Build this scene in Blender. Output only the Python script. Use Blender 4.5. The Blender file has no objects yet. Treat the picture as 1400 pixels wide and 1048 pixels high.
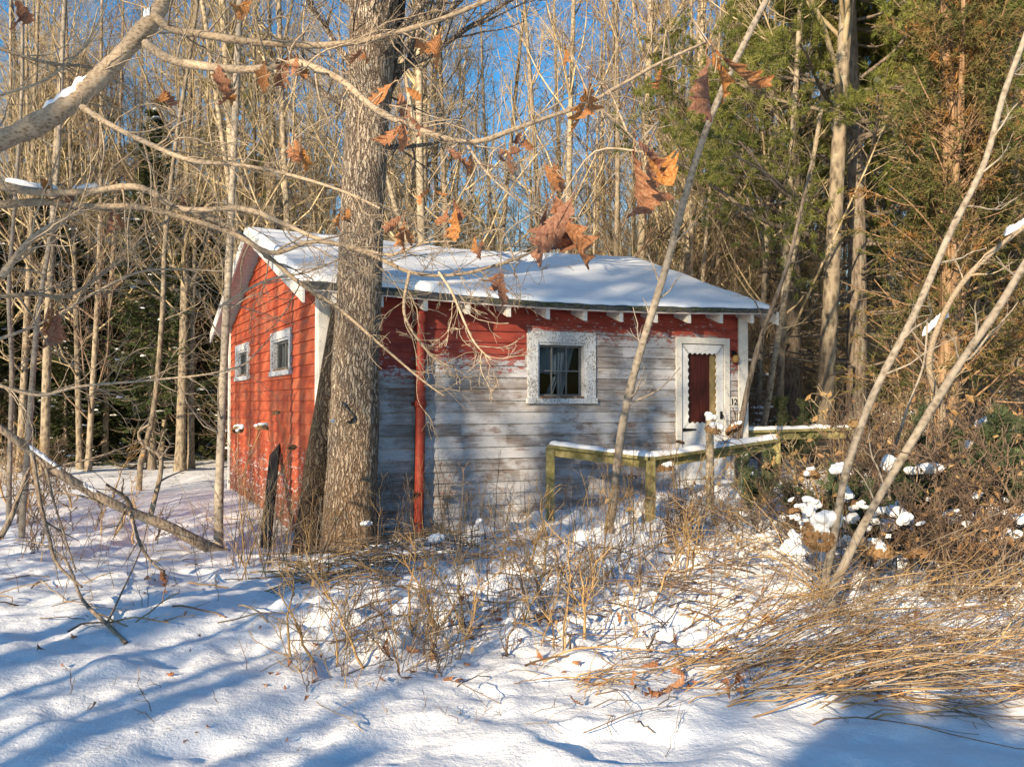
import bpy, bmesh, math
import numpy as np
from mathutils import Vector
rad = math.radians
SC = bpy.context.scene
COL = SC.collection
pi = math.pi

# ------------------------------------------------------------------ camera, sky, sun, exposure
EYE, FPX = 1.6, 1250.0
PITCH = math.atan(26 / FPX)
cam_d = bpy.data.cameras.new("camera")
cam_d.sensor_fit = 'HORIZONTAL'; cam_d.sensor_width = 36
cam_d.lens = FPX / 1400 * 36
cam_d.clip_start = 0.05; cam_d.clip_end = 2000
cam = bpy.data.objects.new("camera", cam_d); COL.objects.link(cam)
cam.location = (0, 0, EYE); cam.rotation_euler = (pi / 2 + PITCH, 0, 0)
SC.camera = cam

SUN_AZ, SUN_EL = 29.0, 17.0           # degrees left of straight behind the camera, above the horizon
sx, sy = -math.sin(rad(SUN_AZ)), -math.cos(rad(SUN_AZ))
SUNV = Vector((sx * math.cos(rad(SUN_EL)), sy * math.cos(rad(SUN_EL)), math.sin(rad(SUN_EL))))
world = bpy.data.worlds.new("World"); SC.world = world
world.use_nodes = True
wn = world.node_tree
bg = wn.nodes["Background"]; bg.inputs[1].default_value = 0.10
sky = wn.nodes.new("ShaderNodeTexSky"); sky.sky_type = 'NISHITA'; sky.sun_disc = False
sky.sun_elevation = rad(SUN_EL); sky.sun_rotation = rad(180 + SUN_AZ)
sky.air_density = 1.0; sky.dust_density = 0.3; sky.ozone_density = 1.3
hs = wn.nodes.new("ShaderNodeHueSaturation"); hs.inputs["Saturation"].default_value = 1.5
wn.links.new(sky.outputs[0], hs.inputs["Color"]); wn.links.new(hs.outputs[0], bg.inputs[0])
sun_d = bpy.data.lights.new("sun", 'SUN'); sun_d.energy = 5.0; sun_d.angle = rad(0.53)
sun_d.color = (1.0, 0.80, 0.54)
sun = bpy.data.objects.new("sun", sun_d); COL.objects.link(sun)
sun.rotation_euler = SUNV.to_track_quat('Z', 'Y').to_euler()
SC.view_settings.view_transform = 'Standard'; SC.view_settings.look = 'None'
SC.view_settings.exposure = 0.98; SC.view_settings.gamma = 1.0; SC.view_settings.use_curve_mapping = False
SC.cycles.use_denoising = True; SC.cycles.adaptive_threshold = .004; SC.cycles.sample_clamp_indirect = 2.0
SC.cycles.max_bounces = 6; SC.cycles.diffuse_bounces = 4; SC.cycles.transparent_max_bounces = 8

# ------------------------------------------------------------------ helpers: pixels, noise, ground height
cp, sp_ = math.cos(PITCH), math.sin(PITCH)
def at(px, py, Y):
    u = (524 - py) / FPX
    f = cp - sp_ * u; up = sp_ + cp * u
    k = Y / f
    return np.array([(px - 700) / FPX * k, Y, EYE + up * k])

def h2(ix, iy, s):
    v = np.sin(ix * 127.1 + iy * 311.7 + s * 74.7) * 43758.5453
    return v - np.floor(v)
def vn(x, y, s=0):
    ix, iy = np.floor(x), np.floor(y)
    fx, fy = x - ix, y - iy
    fx = fx * fx * (3 - 2 * fx); fy = fy * fy * (3 - 2 * fy)
    a = h2(ix, iy, s) * (1 - fx) + h2(ix + 1, iy, s) * fx
    b = h2(ix, iy + 1, s) * (1 - fx) + h2(ix + 1, iy + 1, s) * fx
    return a * (1 - fy) + b * fy - 0.5
def sst(v, a, b):
    t = np.clip((v - a) / (b - a), 0, 1)
    return t * t * (3 - 2 * t)
def gz(x, y):
    x = np.asarray(x, float); y = np.asarray(y, float)
    rise = 0.46 * sst(x, -0.8, 3.4) * sst(y, 7.5, 12.5)
    left = -0.10 * sst(y, 8.0, 10.0) * sst(-x, -0.8, 1.2) * (1 - sst(y, 12, 18))
    far = 0.6 * sst(y, 30, 90) + 2.5 * sst(np.hypot(x, y), 70, 190)
    brush = sst(x, -2.6, -1.0) * sst(y, 5.2, 6.6) * (1 - sst(y, 11.5, 13.5))
    n = 0.10 * vn(x * .7, y * .7, 1) + 0.045 * vn(x * 2.1, y * 2.1, 2) + 0.035 * vn(x * 5.3, y * 5.3, 3) + 0.020 * vn(x * 12, y * 12, 4) + 0.022 * sst(vn(x * 3.7, y * 3.1, 8) + .4 * vn(x * 9, y * 8, 10), .2, .5)
    rough = 0.30 * np.abs(vn(x * 2.3 + 5, y * 2.7, 5)) + 0.17 * np.abs(vn(x * 5.1, y * 5.7, 6)) + 0.07 * np.abs(vn(x * 11, y * 12, 7)) - 0.09
    # old soft footprints and dents in the snow
    d = vn(x * 1.9 + 11, y * 1.4, 9)
    dents = -0.06 * sst(d, 0.2, 0.36) * (1 - brush)
    near = 1 - sst(np.hypot(x, y), 30, 60)
    return rise + left + far + near * (n + dents + brush * rough)
def ground_at(px, py):
    Y = 10.0
    for _ in range(60):
        p = at(px, py, Y)
        g = float(gz(p[0], Y))
        u = (EYE - p[2]) / Y
        if u <= 0.002: return at(px, py, 60)
        Y = 0.5 * Y + 0.5 * min(max((EYE - g) / u, 2), 80)
    p = at(px, py, Y); p[2] = float(gz(p[0], Y))
    return p

# ------------------------------------------------------------------ helpers: meshes
class MB:
    def __init__(s):
        s.V = []; s.Q = []; s.T = []; s.QM = []; s.TM = []; s.n = 0
    def add(s, V, quads=None, tris=None, m=0):
        V = np.asarray(V, float).reshape(-1, 3)
        if quads is not None and len(quads):
            q = np.asarray(quads, int).reshape(-1, 4) + s.n
            s.Q.append(q); s.QM.append(np.full(len(q), m))
        if tris is not None and len(tris):
            t = np.asarray(tris, int).reshape(-1, 3) + s.n
            s.T.append(t); s.TM.append(np.full(len(t), m))
        s.V.append(V); s.n += len(V)
    def box(s, x0, x1, y0, y1, z0, z1, m=0):
        V = [(x0, y0, z0), (x1, y0, z0), (x1, y1, z0), (x0, y1, z0), (x0, y0, z1), (x1, y0, z1), (x1, y1, z1), (x0, y1, z1)]
        s.add(V, [(0, 3, 2, 1), (4, 5, 6, 7), (0, 1, 5, 4), (1, 2, 6, 5), (2, 3, 7, 6), (3, 0, 4, 7)], m=m)
    def prism(s, poly, ax, a0, a1, m=0):          # polygon (b,c) pulled along axis ax
        n = len(poly); V = []
        for a in (a0, a1):
            for b, c in poly:
                p = [b, c]; p.insert(ax, a); V.append(p)
        s.add(V, [(i, (i + 1) % n, n + (i + 1) % n, n + i) for i in range(n)], m=m)
        for o in (0, n):
            if n == 4: s.add(V[o:o + 4], [(0, 1, 2, 3)], m=m)
            else: s.add(V[o:o + n], tris=[(0, i, i + 1) for i in range(1, n - 1)], m=m)
    def tubes(s, P, R, sides=5, m=0, cap=False):
        P = np.asarray(P, float); R = np.asarray(R, float)
        if P.ndim == 2: P = P[None]; R = R[None]
        if len(P) == 0: return
        M, N, _ = P.shape
        T = np.gradient(P, axis=1); T /= np.linalg.norm(T, axis=2, keepdims=True) + 1e-9
        d = P[:, -1] - P[:, 0]; d /= np.linalg.norm(d, axis=1, keepdims=True) + 1e-9
        ref = np.where(np.abs(d[:, 2:3]) > .8, np.array([[1., .13, 0]]), np.array([[0, .11, 1.]]))
        a = np.cross(d, ref)[:, None, :]
        b1 = a - (a * T).sum(2, keepdims=True) * T; b1 /= np.linalg.norm(b1, axis=2, keepdims=True) + 1e-9
        b2 = np.cross(T, b1)
        th = np.arange(sides) * 2 * pi / sides
        ring = P[:, :, None, :] + R[:, :, None, None] * (np.cos(th)[None, None, :, None] * b1[:, :, None, :] + np.sin(th)[None, None, :, None] * b2[:, :, None, :])
        idx = np.arange(M * N * sides).reshape(M, N, sides)
        nx = np.roll(idx, -1, axis=2)
        q = np.stack([idx[:, :-1], nx[:, :-1], nx[:, 1:], idx[:, 1:]], -1).reshape(-1, 4)
        s.add(ring.reshape(-1, 3), q, m=m)
        if cap:
            for k in range(M):
                for e, ce in ((0, P[k, 0]), (N - 1, P[k, -1])):
                    rr = ring[k, e]
                    s.add(np.vstack([rr, ce]), tris=[(i, (i + 1) % sides, sides) for i in range(sides)], m=m)
    def mesh(s, name, mats, smooth=True):
        me = bpy.data.meshes.new(name)
        V = np.concatenate(s.V)
        Q = np.concatenate(s.Q) if s.Q else np.zeros((0, 4), int)
        T = np.concatenate(s.T) if s.T else np.zeros((0, 3), int)
        me.vertices.add(len(V)); me.vertices.foreach_set("co", V.astype(np.float32).ravel())
        nl = Q.size + T.size
        me.loops.add(nl); me.loops.foreach_set("vertex_index", np.concatenate([Q.ravel(), T.ravel()]).astype(np.int32))
        me.polygons.add(len(Q) + len(T))
        me.polygons.foreach_set("loop_start", np.concatenate([np.arange(len(Q)) * 4, Q.size + np.arange(len(T)) * 3]).astype(np.int32))
        mi = np.concatenate((s.QM or [np.zeros(0, int)]) + (s.TM or [np.zeros(0, int)])).astype(np.int32)
        me.polygons.foreach_set("material_index", mi)
        me.polygons.foreach_set("use_smooth", np.full(len(mi), smooth))
        for m in (mats if isinstance(mats, (list, tuple)) else [mats]): me.materials.append(m)
        me.update(calc_edges=True)
        return me
    def build(s, name, mats, parent=None, smooth=True):
        return link(name, s.mesh(name, mats, smooth), parent)

def link(name, me, parent=None):
    o = bpy.data.objects.new(name, me); COL.objects.link(o)
    if parent is not None: o.parent = parent
    return o
def tag(o, label=None, cat=None, group=None, kind=None):
    if label: o["label"] = label
    if cat: o["category"] = cat
    if group: o["group"] = group
    if kind: o["kind"] = kind
    return o
def thing(name, label, cat, loc=(0, 0, 0), rz=0, group=None):
    o = bpy.data.objects.new(name, None); COL.objects.link(o)
    o.location = loc; o.rotation_euler = (0, 0, rz); o.empty_display_size = .2
    return tag(o, label, cat, group)

def spline(pts, n):
    pts = np.asarray(pts, float); k = len(pts)
    t = np.linspace(0, k - 1, n); out = []
    for v in t:
        i = min(int(v), k - 2); f = v - i
        p0, p1, p2, p3 = pts[max(i - 1, 0)], pts[i], pts[i + 1], pts[min(i + 2, k - 1)]
        out.append(.5 * ((2 * p1) + (-p0 + p2) * f + (2 * p0 - 5 * p1 + 4 * p2 - p3) * f * f + (-p0 + 3 * p1 - 3 * p2 + p3) * f ** 3))
    return np.array(out)

def grow(rng, P, R, n, t0, t1, L, ang=(35, 65), rr=.5, npt=6, wander=.25, up=.1, taper=.5, rmin=.002, absL=False, rmax=9):
    M, N, _ = P.shape
    t = (rng.random((M, n)) * (t1 - t0) + t0)
    f = t * (N - 1); i = np.minimum(f.astype(int), N - 2); w = (f - i)[..., None]
    m = np.arange(M)[:, None]
    pos = P[m, i] * (1 - w) + P[m, i + 1] * w
    tan = P[m, i + 1] - P[m, i]; tan = tan / (np.linalg.norm(tan, axis=2, keepdims=True) + 1e-9)
    pr = R[m, i] * (1 - w[..., 0]) + R[m, i + 1] * w[..., 0]
    plen = np.linalg.norm(np.diff(P, axis=1), axis=2).sum(1)[:, None]
    ln = (L if absL else plen * L) * (1 - taper * (t - t0) / max(t1 - t0, 1e-6)) * rng.uniform(.6, 1.25, (M, n))
    a = np.radians(rng.uniform(ang[0], ang[1], (M, n)))[..., None]
    rv = rng.normal(size=(M, n, 3)); pe = rv - (rv * tan).sum(2, keepdims=True) * tan
    pe /= np.linalg.norm(pe, axis=2, keepdims=True) + 1e-9
    d = tan * np.cos(a) + pe * np.sin(a)
    K = M * n
    d = d.reshape(K, 3); pos = pos.reshape(K, 3); ln = ln.reshape(K); pr = pr.reshape(K)
    st = (ln / (npt - 1))[:, None]
    pts = [pos]; dd = d
    for k in range(npt - 1):
        dd = dd + rng.normal(size=(K, 3)) * wander * .5; dd[:, 2] += up * .5
        dd /= np.linalg.norm(dd, axis=1, keepdims=True) + 1e-9
        pts.append(pts[-1] + dd * st)
    P2 = np.stack(pts, 1)
    r0 = np.clip(np.minimum(pr * rr * rng.uniform(.7, 1.1, K), pr * .95), rmin * 1.2, rmax)
    R2 = r0[:, None] * np.linspace(1, .35, npt)[None] ; R2 = np.maximum(R2, rmin)
    return P2, R2

# ------------------------------------------------------------------ helpers: materials
class NT:
    def __init__(s, name):
        s.m = bpy.data.materials.new(name); s.m.use_nodes = True
        s.t = s.m.node_tree; s.b = s.t.nodes["Principled BSDF"]; s.out = s.t.nodes["Material Output"]
        s.b.inputs["Specular IOR Level"].default_value = .2
        s.b.inputs["Roughness"].default_value = .85
    def node(s, typ, **kw):
        n = s.t.nodes.new(typ)
        for k, v in kw.items(): setattr(n, k, v)
        return n
    def put(s, sock, v):
        if isinstance(v, bpy.types.NodeSocket): s.t.links.new(v, sock)
        elif v is not None:
            try: sock.default_value = v
            except Exception: sock.default_value = (*v, 1)
    def coord(s, kind="Object"):
        return s.node("ShaderNodeTexCoord").outputs[kind]
    def map(s, v, scale=(1, 1, 1), loc=(0, 0, 0), rot=(0, 0, 0)):
        n = s.node("ShaderNodeMapping"); s.put(n.inputs[0], v); n.inputs["Scale"].default_value = scale; n.inputs["Location"].default_value = loc; n.inputs["Rotation"].default_value = rot
        return n.outputs[0]
    def noise(s, v, scale=5, detail=4, rough=.55, dist=0):
        n = s.node("ShaderNodeTexNoise"); s.put(n.inputs["Vector"], v)
        n.inputs["Scale"].default_value = scale; n.inputs["Detail"].default_value = detail; n.inputs["Roughness"].default_value = rough; n.inputs["Distortion"].default_value = dist
        return n.outputs["Fac"]
    def vor(s, v, scale=5, feature='F1'):
        n = s.node("ShaderNodeTexVoronoi"); n.feature = feature; s.put(n.inputs["Vector"], v); n.inputs["Scale"].default_value = scale
        return n.outputs["Distance"]
    def math(s, op, a, b=0, clamp=False):
        n = s.node("ShaderNodeMath", operation=op, use_clamp=clamp); s.put(n.inputs[0], a); s.put(n.inputs[1], b)
        return n.outputs[0]
    def step(s, v, a, b):                          # smooth ramp 0..1 between a and b
        n = s.node("ShaderNodeMapRange"); n.interpolation_type = 'SMOOTHSTEP'; s.put(n.inputs[0], v)
        s.put(n.inputs[1], a); s.put(n.inputs[2], b)
        return n.outputs[0]
    def ramp(s, v, stops):
        n = s.node("ShaderNodeValToRGB"); s.put(n.inputs[0], v); cr = n.color_ramp
        while len(cr.elements) < len(stops): cr.elements.new(.5)
        for e, (p, c) in zip(cr.elements, stops): e.position = p; e.color = (*c, 1)
        return n.outputs[0]
    def mix(s, f, a, b, blend='MIX'):
        n = s.node("ShaderNodeMix", data_type='RGBA', blend_type=blend)
        s.put(n.inputs[0], f); s.put(n.inputs[6], a); s.put(n.inputs[7], b)
        return n.outputs[2]
    def sep(s, v):
        n = s.node("ShaderNodeSeparateXYZ"); s.put(n.inputs[0], v); return n.outputs
    def rnd(s): return s.node("ShaderNodeObjectInfo").outputs["Random"]
    def hsv(s, c, h=.5, sat=1, v=1):
        n = s.node("ShaderNodeHueSaturation"); s.put(n.inputs["Hue"], h); s.put(n.inputs["Saturation"], sat); s.put(n.inputs["Value"], v); s.put(n.inputs["Color"], c); return n.outputs[0]
    def bump(s, h, strength=.5, dist=.02):
        n = s.node("ShaderNodeBump"); n.inputs["Strength"].default_value = strength; n.inputs["Distance"].default_value = dist; s.put(n.inputs["Height"], h)
        s.t.links.new(n.outputs[0], s.b.inputs["Normal"])
    def col(s, c): s.put(s.b.inputs["Base Color"], c); return s
    def rough(s, r): s.put(s.b.inputs["Roughness"], r); return s
    def translucent(s, c, f=.3):
        n = s.node("ShaderNodeBsdfTranslucent"); s.put(n.inputs[0], c)
        mx = s.node("ShaderNodeMixShader"); mx.inputs[0].default_value = f
        s.t.links.new(s.b.outputs[0], mx.inputs[1]); s.t.links.new(n.outputs[0], mx.inputs[2]); s.t.links.new(mx.outputs[0], s.out.inputs[0])

def m_bark(name, dark, mid, light, vs=5, stretch=.18, bump=.8, dist=.03, lich=None):
    n = NT(name); o = n.coord()
    w = n.noise(o, 3, 3)
    st = n.map(o, (1, 1, stretch))
    f1 = n.noise(st, vs * 4, 6, .65, .6)
    f2 = n.vor(n.map(o, (1, 1, stretch * .8)), vs * 5)
    f = n.math('ADD', n.math('MULTIPLY', f1, .7), n.math('MULTIPLY', f2, .5))
    c = n.ramp(f, [(.3, dark), (.5, mid), (.72, light)])
    c = n.mix(n.step(w, .45, .7), c, n.mix(.5, c, light))
    if lich: c = n.mix(n.math('MULTIPLY', n.step(n.noise(o, 9, 5, .7), .56, .66), .6), c, lich)
    c = n.hsv(c, .5, 1, n.math('ADD', .75, n.math('MULTIPLY', n.rnd(), .5)))
    n.col(c); n.bump(f, bump, dist); return n.m
BARK_OAK = m_bark("oak bark", (.05, .04, .032), (.20, .165, .13), (.40, .35, .29), 3.2, .16, 1.0, .05, (.36, .37, .30))
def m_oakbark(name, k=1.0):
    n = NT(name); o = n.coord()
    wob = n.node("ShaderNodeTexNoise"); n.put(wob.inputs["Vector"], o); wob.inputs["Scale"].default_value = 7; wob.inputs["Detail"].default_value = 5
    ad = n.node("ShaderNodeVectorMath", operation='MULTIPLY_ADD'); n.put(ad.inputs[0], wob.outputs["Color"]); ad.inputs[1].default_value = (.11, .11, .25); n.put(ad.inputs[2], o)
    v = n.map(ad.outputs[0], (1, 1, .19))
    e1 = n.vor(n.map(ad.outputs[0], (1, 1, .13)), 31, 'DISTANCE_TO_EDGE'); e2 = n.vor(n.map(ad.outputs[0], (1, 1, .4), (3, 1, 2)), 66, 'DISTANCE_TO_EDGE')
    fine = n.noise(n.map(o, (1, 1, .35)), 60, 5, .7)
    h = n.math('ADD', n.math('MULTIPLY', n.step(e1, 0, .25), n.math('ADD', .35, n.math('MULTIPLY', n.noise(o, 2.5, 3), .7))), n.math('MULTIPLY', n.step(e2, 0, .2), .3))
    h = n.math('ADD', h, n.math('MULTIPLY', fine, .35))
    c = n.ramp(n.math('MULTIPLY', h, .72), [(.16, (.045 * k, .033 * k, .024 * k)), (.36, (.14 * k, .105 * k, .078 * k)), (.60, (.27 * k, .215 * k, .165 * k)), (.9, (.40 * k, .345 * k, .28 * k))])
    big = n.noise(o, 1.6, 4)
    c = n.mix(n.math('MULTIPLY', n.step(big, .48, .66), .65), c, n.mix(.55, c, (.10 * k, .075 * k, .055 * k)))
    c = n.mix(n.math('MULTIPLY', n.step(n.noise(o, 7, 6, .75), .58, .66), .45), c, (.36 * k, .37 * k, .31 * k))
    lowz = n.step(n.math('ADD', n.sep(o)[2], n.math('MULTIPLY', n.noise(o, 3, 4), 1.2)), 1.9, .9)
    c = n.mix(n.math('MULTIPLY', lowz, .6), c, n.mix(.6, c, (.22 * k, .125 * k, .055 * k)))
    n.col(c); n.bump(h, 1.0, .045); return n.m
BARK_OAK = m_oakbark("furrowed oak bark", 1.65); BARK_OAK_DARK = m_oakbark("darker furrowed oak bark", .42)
BARK_GREY = m_bark("grey forest bark", (.035, .028, .022), (.145, .118, .088), (.29, .24, .178), 3.2, .55, .8, .02, (.36, .36, .28))
BARK_PALE = m_bark("pale birch bark", (.05, .04, .03), (.22, .18, .125), (.39, .33, .245), 2.6, 1.7, .5, .01)
BARK_DARK = m_bark("dark conifer bark", (.03, .025, .02), (.10, .08, .062), (.19, .155, .125), 5, .3, .8, .03, (.2, .22, .17))
BARK_SAPLING = m_bark("smooth sapling bark", (.085, .068, .052), (.215, .18, .14), (.34, .295, .24), 4, 1.3, .35, .006)
BARK_CEDAR = m_bark("stringy cedar bark", (.09, .05, .03), (.25, .15, .085), (.42, .28, .17), 6, .06, 1.0, .03)
BARK_LIMB = m_bark("oak limb bark", (.07, .052, .036), (.25, .19, .13), (.38, .31, .23), 9, 2.2, .5, .006)
BARK_FALLEN = m_bark("fallen trunk bark", (.05, .035, .025), (.16, .12, .09), (.30, .24, .18), 7, .4, 1.0, .02, (.3, .31, .26))

def m_twig(name, a, b):
    n = NT(name); f = n.noise(n.coord(), 6, 3)
    c = n.mix(n.step(f, .35, .65), a, b)
    c = n.hsv(c, .5, 1, n.math('ADD', .75, n.math('MULTIPLY', n.rnd(), .5))); n.col(c); return n.m
TWIG_TAN = m_twig("tan twig bark", (.24, .185, .11), (.45, .37, .24))
TWIG_DARK = m_twig("dark twig bark", (.11, .075, .055), (.20, .145, .105))
STEM_GOLD = m_twig("dry golden stalk", (.30, .19, .085), (.48, .33, .16))
STEM_BROWN = m_twig("dry brown stalk", (.15, .09, .05), (.28, .18, .10))
STEM_GREY = m_twig("dry grey stalk", (.22, .18, .14), (.36, .30, .23))

def m_snow(name, bs=.5):
    n = NT(name); o = n.coord()
    f = n.math('ADD', n.noise(o, 9, 8, .6), n.math('MULTIPLY', n.noise(o, 55, 4, .7), .35))
    n.col((.86, .88, .91)); n.rough(.55); n.bump(f, bs, .035); return n.m
SNOW = m_snow("snow")
SNOW_SOFT = m_snow("soft roof snow", .25)

def m_needle(name, stops, scale=2.0, tr=.25):
    n = NT(name); f = n.noise(n.coord(), scale, 4, .6)
    c = n.ramp(f, stops)
    c = n.hsv(c, n.math('ADD', .49, n.math('MULTIPLY', n.rnd(), .02)), 1, n.math('ADD', .75, n.math('MULTIPLY', n.rnd(), .5)))
    n.col(c); n.translucent(c, tr); return n.m
NEEDLE_SPRUCE = m_needle("spruce needles", [(.3, (.018, .028, .012)), (.5, (.045, .060, .022)), (.7, (.085, .095, .035))])
NEEDLE_PINE = m_needle("pine needles", [(.3, (.07, .095, .026)), (.5, (.19, .21, .055)), (.7, (.34, .32, .095))], 1.4)
NEEDLE_CEDAR = m_needle("cedar scale leaves", [(.28, (.18, .085, .03)), (.38, (.32, .165, .06)), (.46, (.15, .12, .045)), (.57, (.085, .10, .032)), (.75, (.18, .18, .06))], 1.5)
NEEDLE_JUN = m_needle("juniper needles", [(.3, (.035, .05, .028)), (.5, (.085, .115, .06)), (.72, (.17, .20, .10))], 5)
LEAF_TAN = m_needle("withered beech leaf", [(.3, (.26, .14, .06)), (.5, (.40, .25, .12)), (.7, (.52, .36, .2))], 4, .35)
def m_leaf():
    n = NT("withered oak leaf"); o = n.coord("Generated"); x, y, z = n.sep(o)
    v = n.math('ABSOLUTE', n.math('SUBTRACT', y, .5))
    vein = n.math('ABSOLUTE', n.math('SINE', n.math('MULTIPLY', n.math('SUBTRACT', x, n.math('MULTIPLY', v, .7)), 26)))
    c = n.ramp(n.noise(n.coord(), 22, 5), [(.3, (.20, .085, .032)), (.5, (.36, .17, .07)), (.7, (.48, .29, .15))])
    c = n.mix(n.math('MULTIPLY', n.step(vein, .2, .0), .35), c, (.55, .36, .19))
    c = n.hsv(c, n.math('ADD', .482, n.math('MULTIPLY', n.rnd(), .018)), n.math('ADD', .85, n.math('MULTIPLY', n.rnd(), .25)), n.math('ADD', .7, n.math('MULTIPLY', n.rnd(), .5)))
    n.col(c); n.rough(.6); n.bump(vein, .5, .003); n.translucent(c, .22); return n.m
LEAF_OAK = m_leaf()

# ------------------------------------------------------------------ snow covered ground
def axis(dense0, dense1, step, far, growth=1.12):
    a = list(np.arange(dense0, dense1, step)); s = step
    hi = [a[-1]]
    while hi[-1] < far: s *= growth; hi.append(hi[-1] + s)
    s = step; lo = [a[0]]
    while lo[-1] > -far: s *= growth; lo.append(lo[-1] - s)
    return np.array(lo[:0:-1] + a + hi[1:])
gx = axis(-6.5, 6.5, .032, 220); gy = axis(3.2, 12.5, .032, 240)
X, Y = np.meshgrid(gx, gy)
Z = gz(X, Y)
g = MB(); nx_, ny_ = len(gx), len(gy)
id_ = np.arange(nx_ * ny_).reshape(ny_, nx_)
g.add(np.stack([X, Y, Z], -1).reshape(-1, 3), np.stack([id_[:-1, :-1], id_[:-1, 1:], id_[1:, 1:], id_[1:, :-1]], -1).reshape(-1, 4))
def m_ground():
    n = NT("snow cover"); o = n.coord(); 
    f = n.math('ADD', n.noise(o, 7, 8, .6), n.math('MULTIPLY', n.noise(o, 40, 4, .7), .4))
    lit = n.step(n.noise(n.map(o, (1, 1, .2)), 1.3, 7, .75), .66, .70)
    far = n.step(n.sep(o)[1], 14, 22)
    lit2 = n.math('MULTIPLY', n.step(n.noise(o, 2.6, 6, .75), .56, .62), far)
    lm = n.math('MAXIMUM', n.math('MULTIPLY', lit, far), lit2)
    n.col(n.mix(lm, (.86, .88, .91), (.13, .085, .05))); n.rough(.55); n.bump(f, .6, .04); return n.m
tag(g.build("snow_ground", m_ground()), kind="structure")

# ------------------------------------------------------------------ cabin (local: x along the front, y into the depth, z up)
CAB_L, CAB_D, OV, SLOPE, EAVE = 6.26, 6.8, .40, .345, 2.985
RIDGE_Y = CAB_D / 2
CAB_ROT = rad(25.7)
CAB_O = np.array([-2.236, 10.75, 0.0])
cabin = thing("cabin", "weathered red clapboard cabin with bare grey boards on its front and snow on its roof", "cabin", CAB_O, CAB_ROT)
cu, su = math.cos(CAB_ROT), math.sin(CAB_ROT)
def c2w(x, y, z): return np.array([CAB_O[0] + cu * x - su * y, CAB_O[1] + su * x + cu * y, z])
def sag(x): return -.075 * math.sin(pi * min(max(x / CAB_L, 0), 1))
def roof_z(y): return EAVE + SLOPE * (y if y <= RIDGE_Y else CAB_D - y)

def paint_white(name, wear=.5, base=(.62, .62, .60)):
    n = NT(name); o = n.coord()
    f = n.noise(n.map(o, (1, 1, .7)), 48, 6, .72, .3)
    w = n.noise(o, 3, 3)
    chips = n.math('MULTIPLY', n.step(n.math('ADD', f, n.math('MULTIPLY', w, .3)), .75 - wear * .10, .79 - wear * .10), .8)
    wood = n.ramp(n.noise(n.map(o, (3, 3, 12)), 6, 4), [(.3, (.08, .065, .055)), (.7, (.24, .21, .19))])
    c = n.mix(n.step(n.noise(o, 7, 4), .3, .7), base, tuple(.8 * v for v in base))
    n.col(n.mix(chips, c, wood)); n.rough(.65); n.bump(n.math('SUBTRACT', 1, chips), .35, .004); return n.m
TRIM = paint_white("worn white trim paint", .0, (.66, .65, .62))
TRIM_WORN = paint_white("flaking white window paint", .75, (.60, .63, .67))
SASH = paint_white("grey sash paint", .4, (.15, .16, .165))
DOOR_WHITE = paint_white("door white paint", -.1, (.66, .68, .70))

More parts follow.
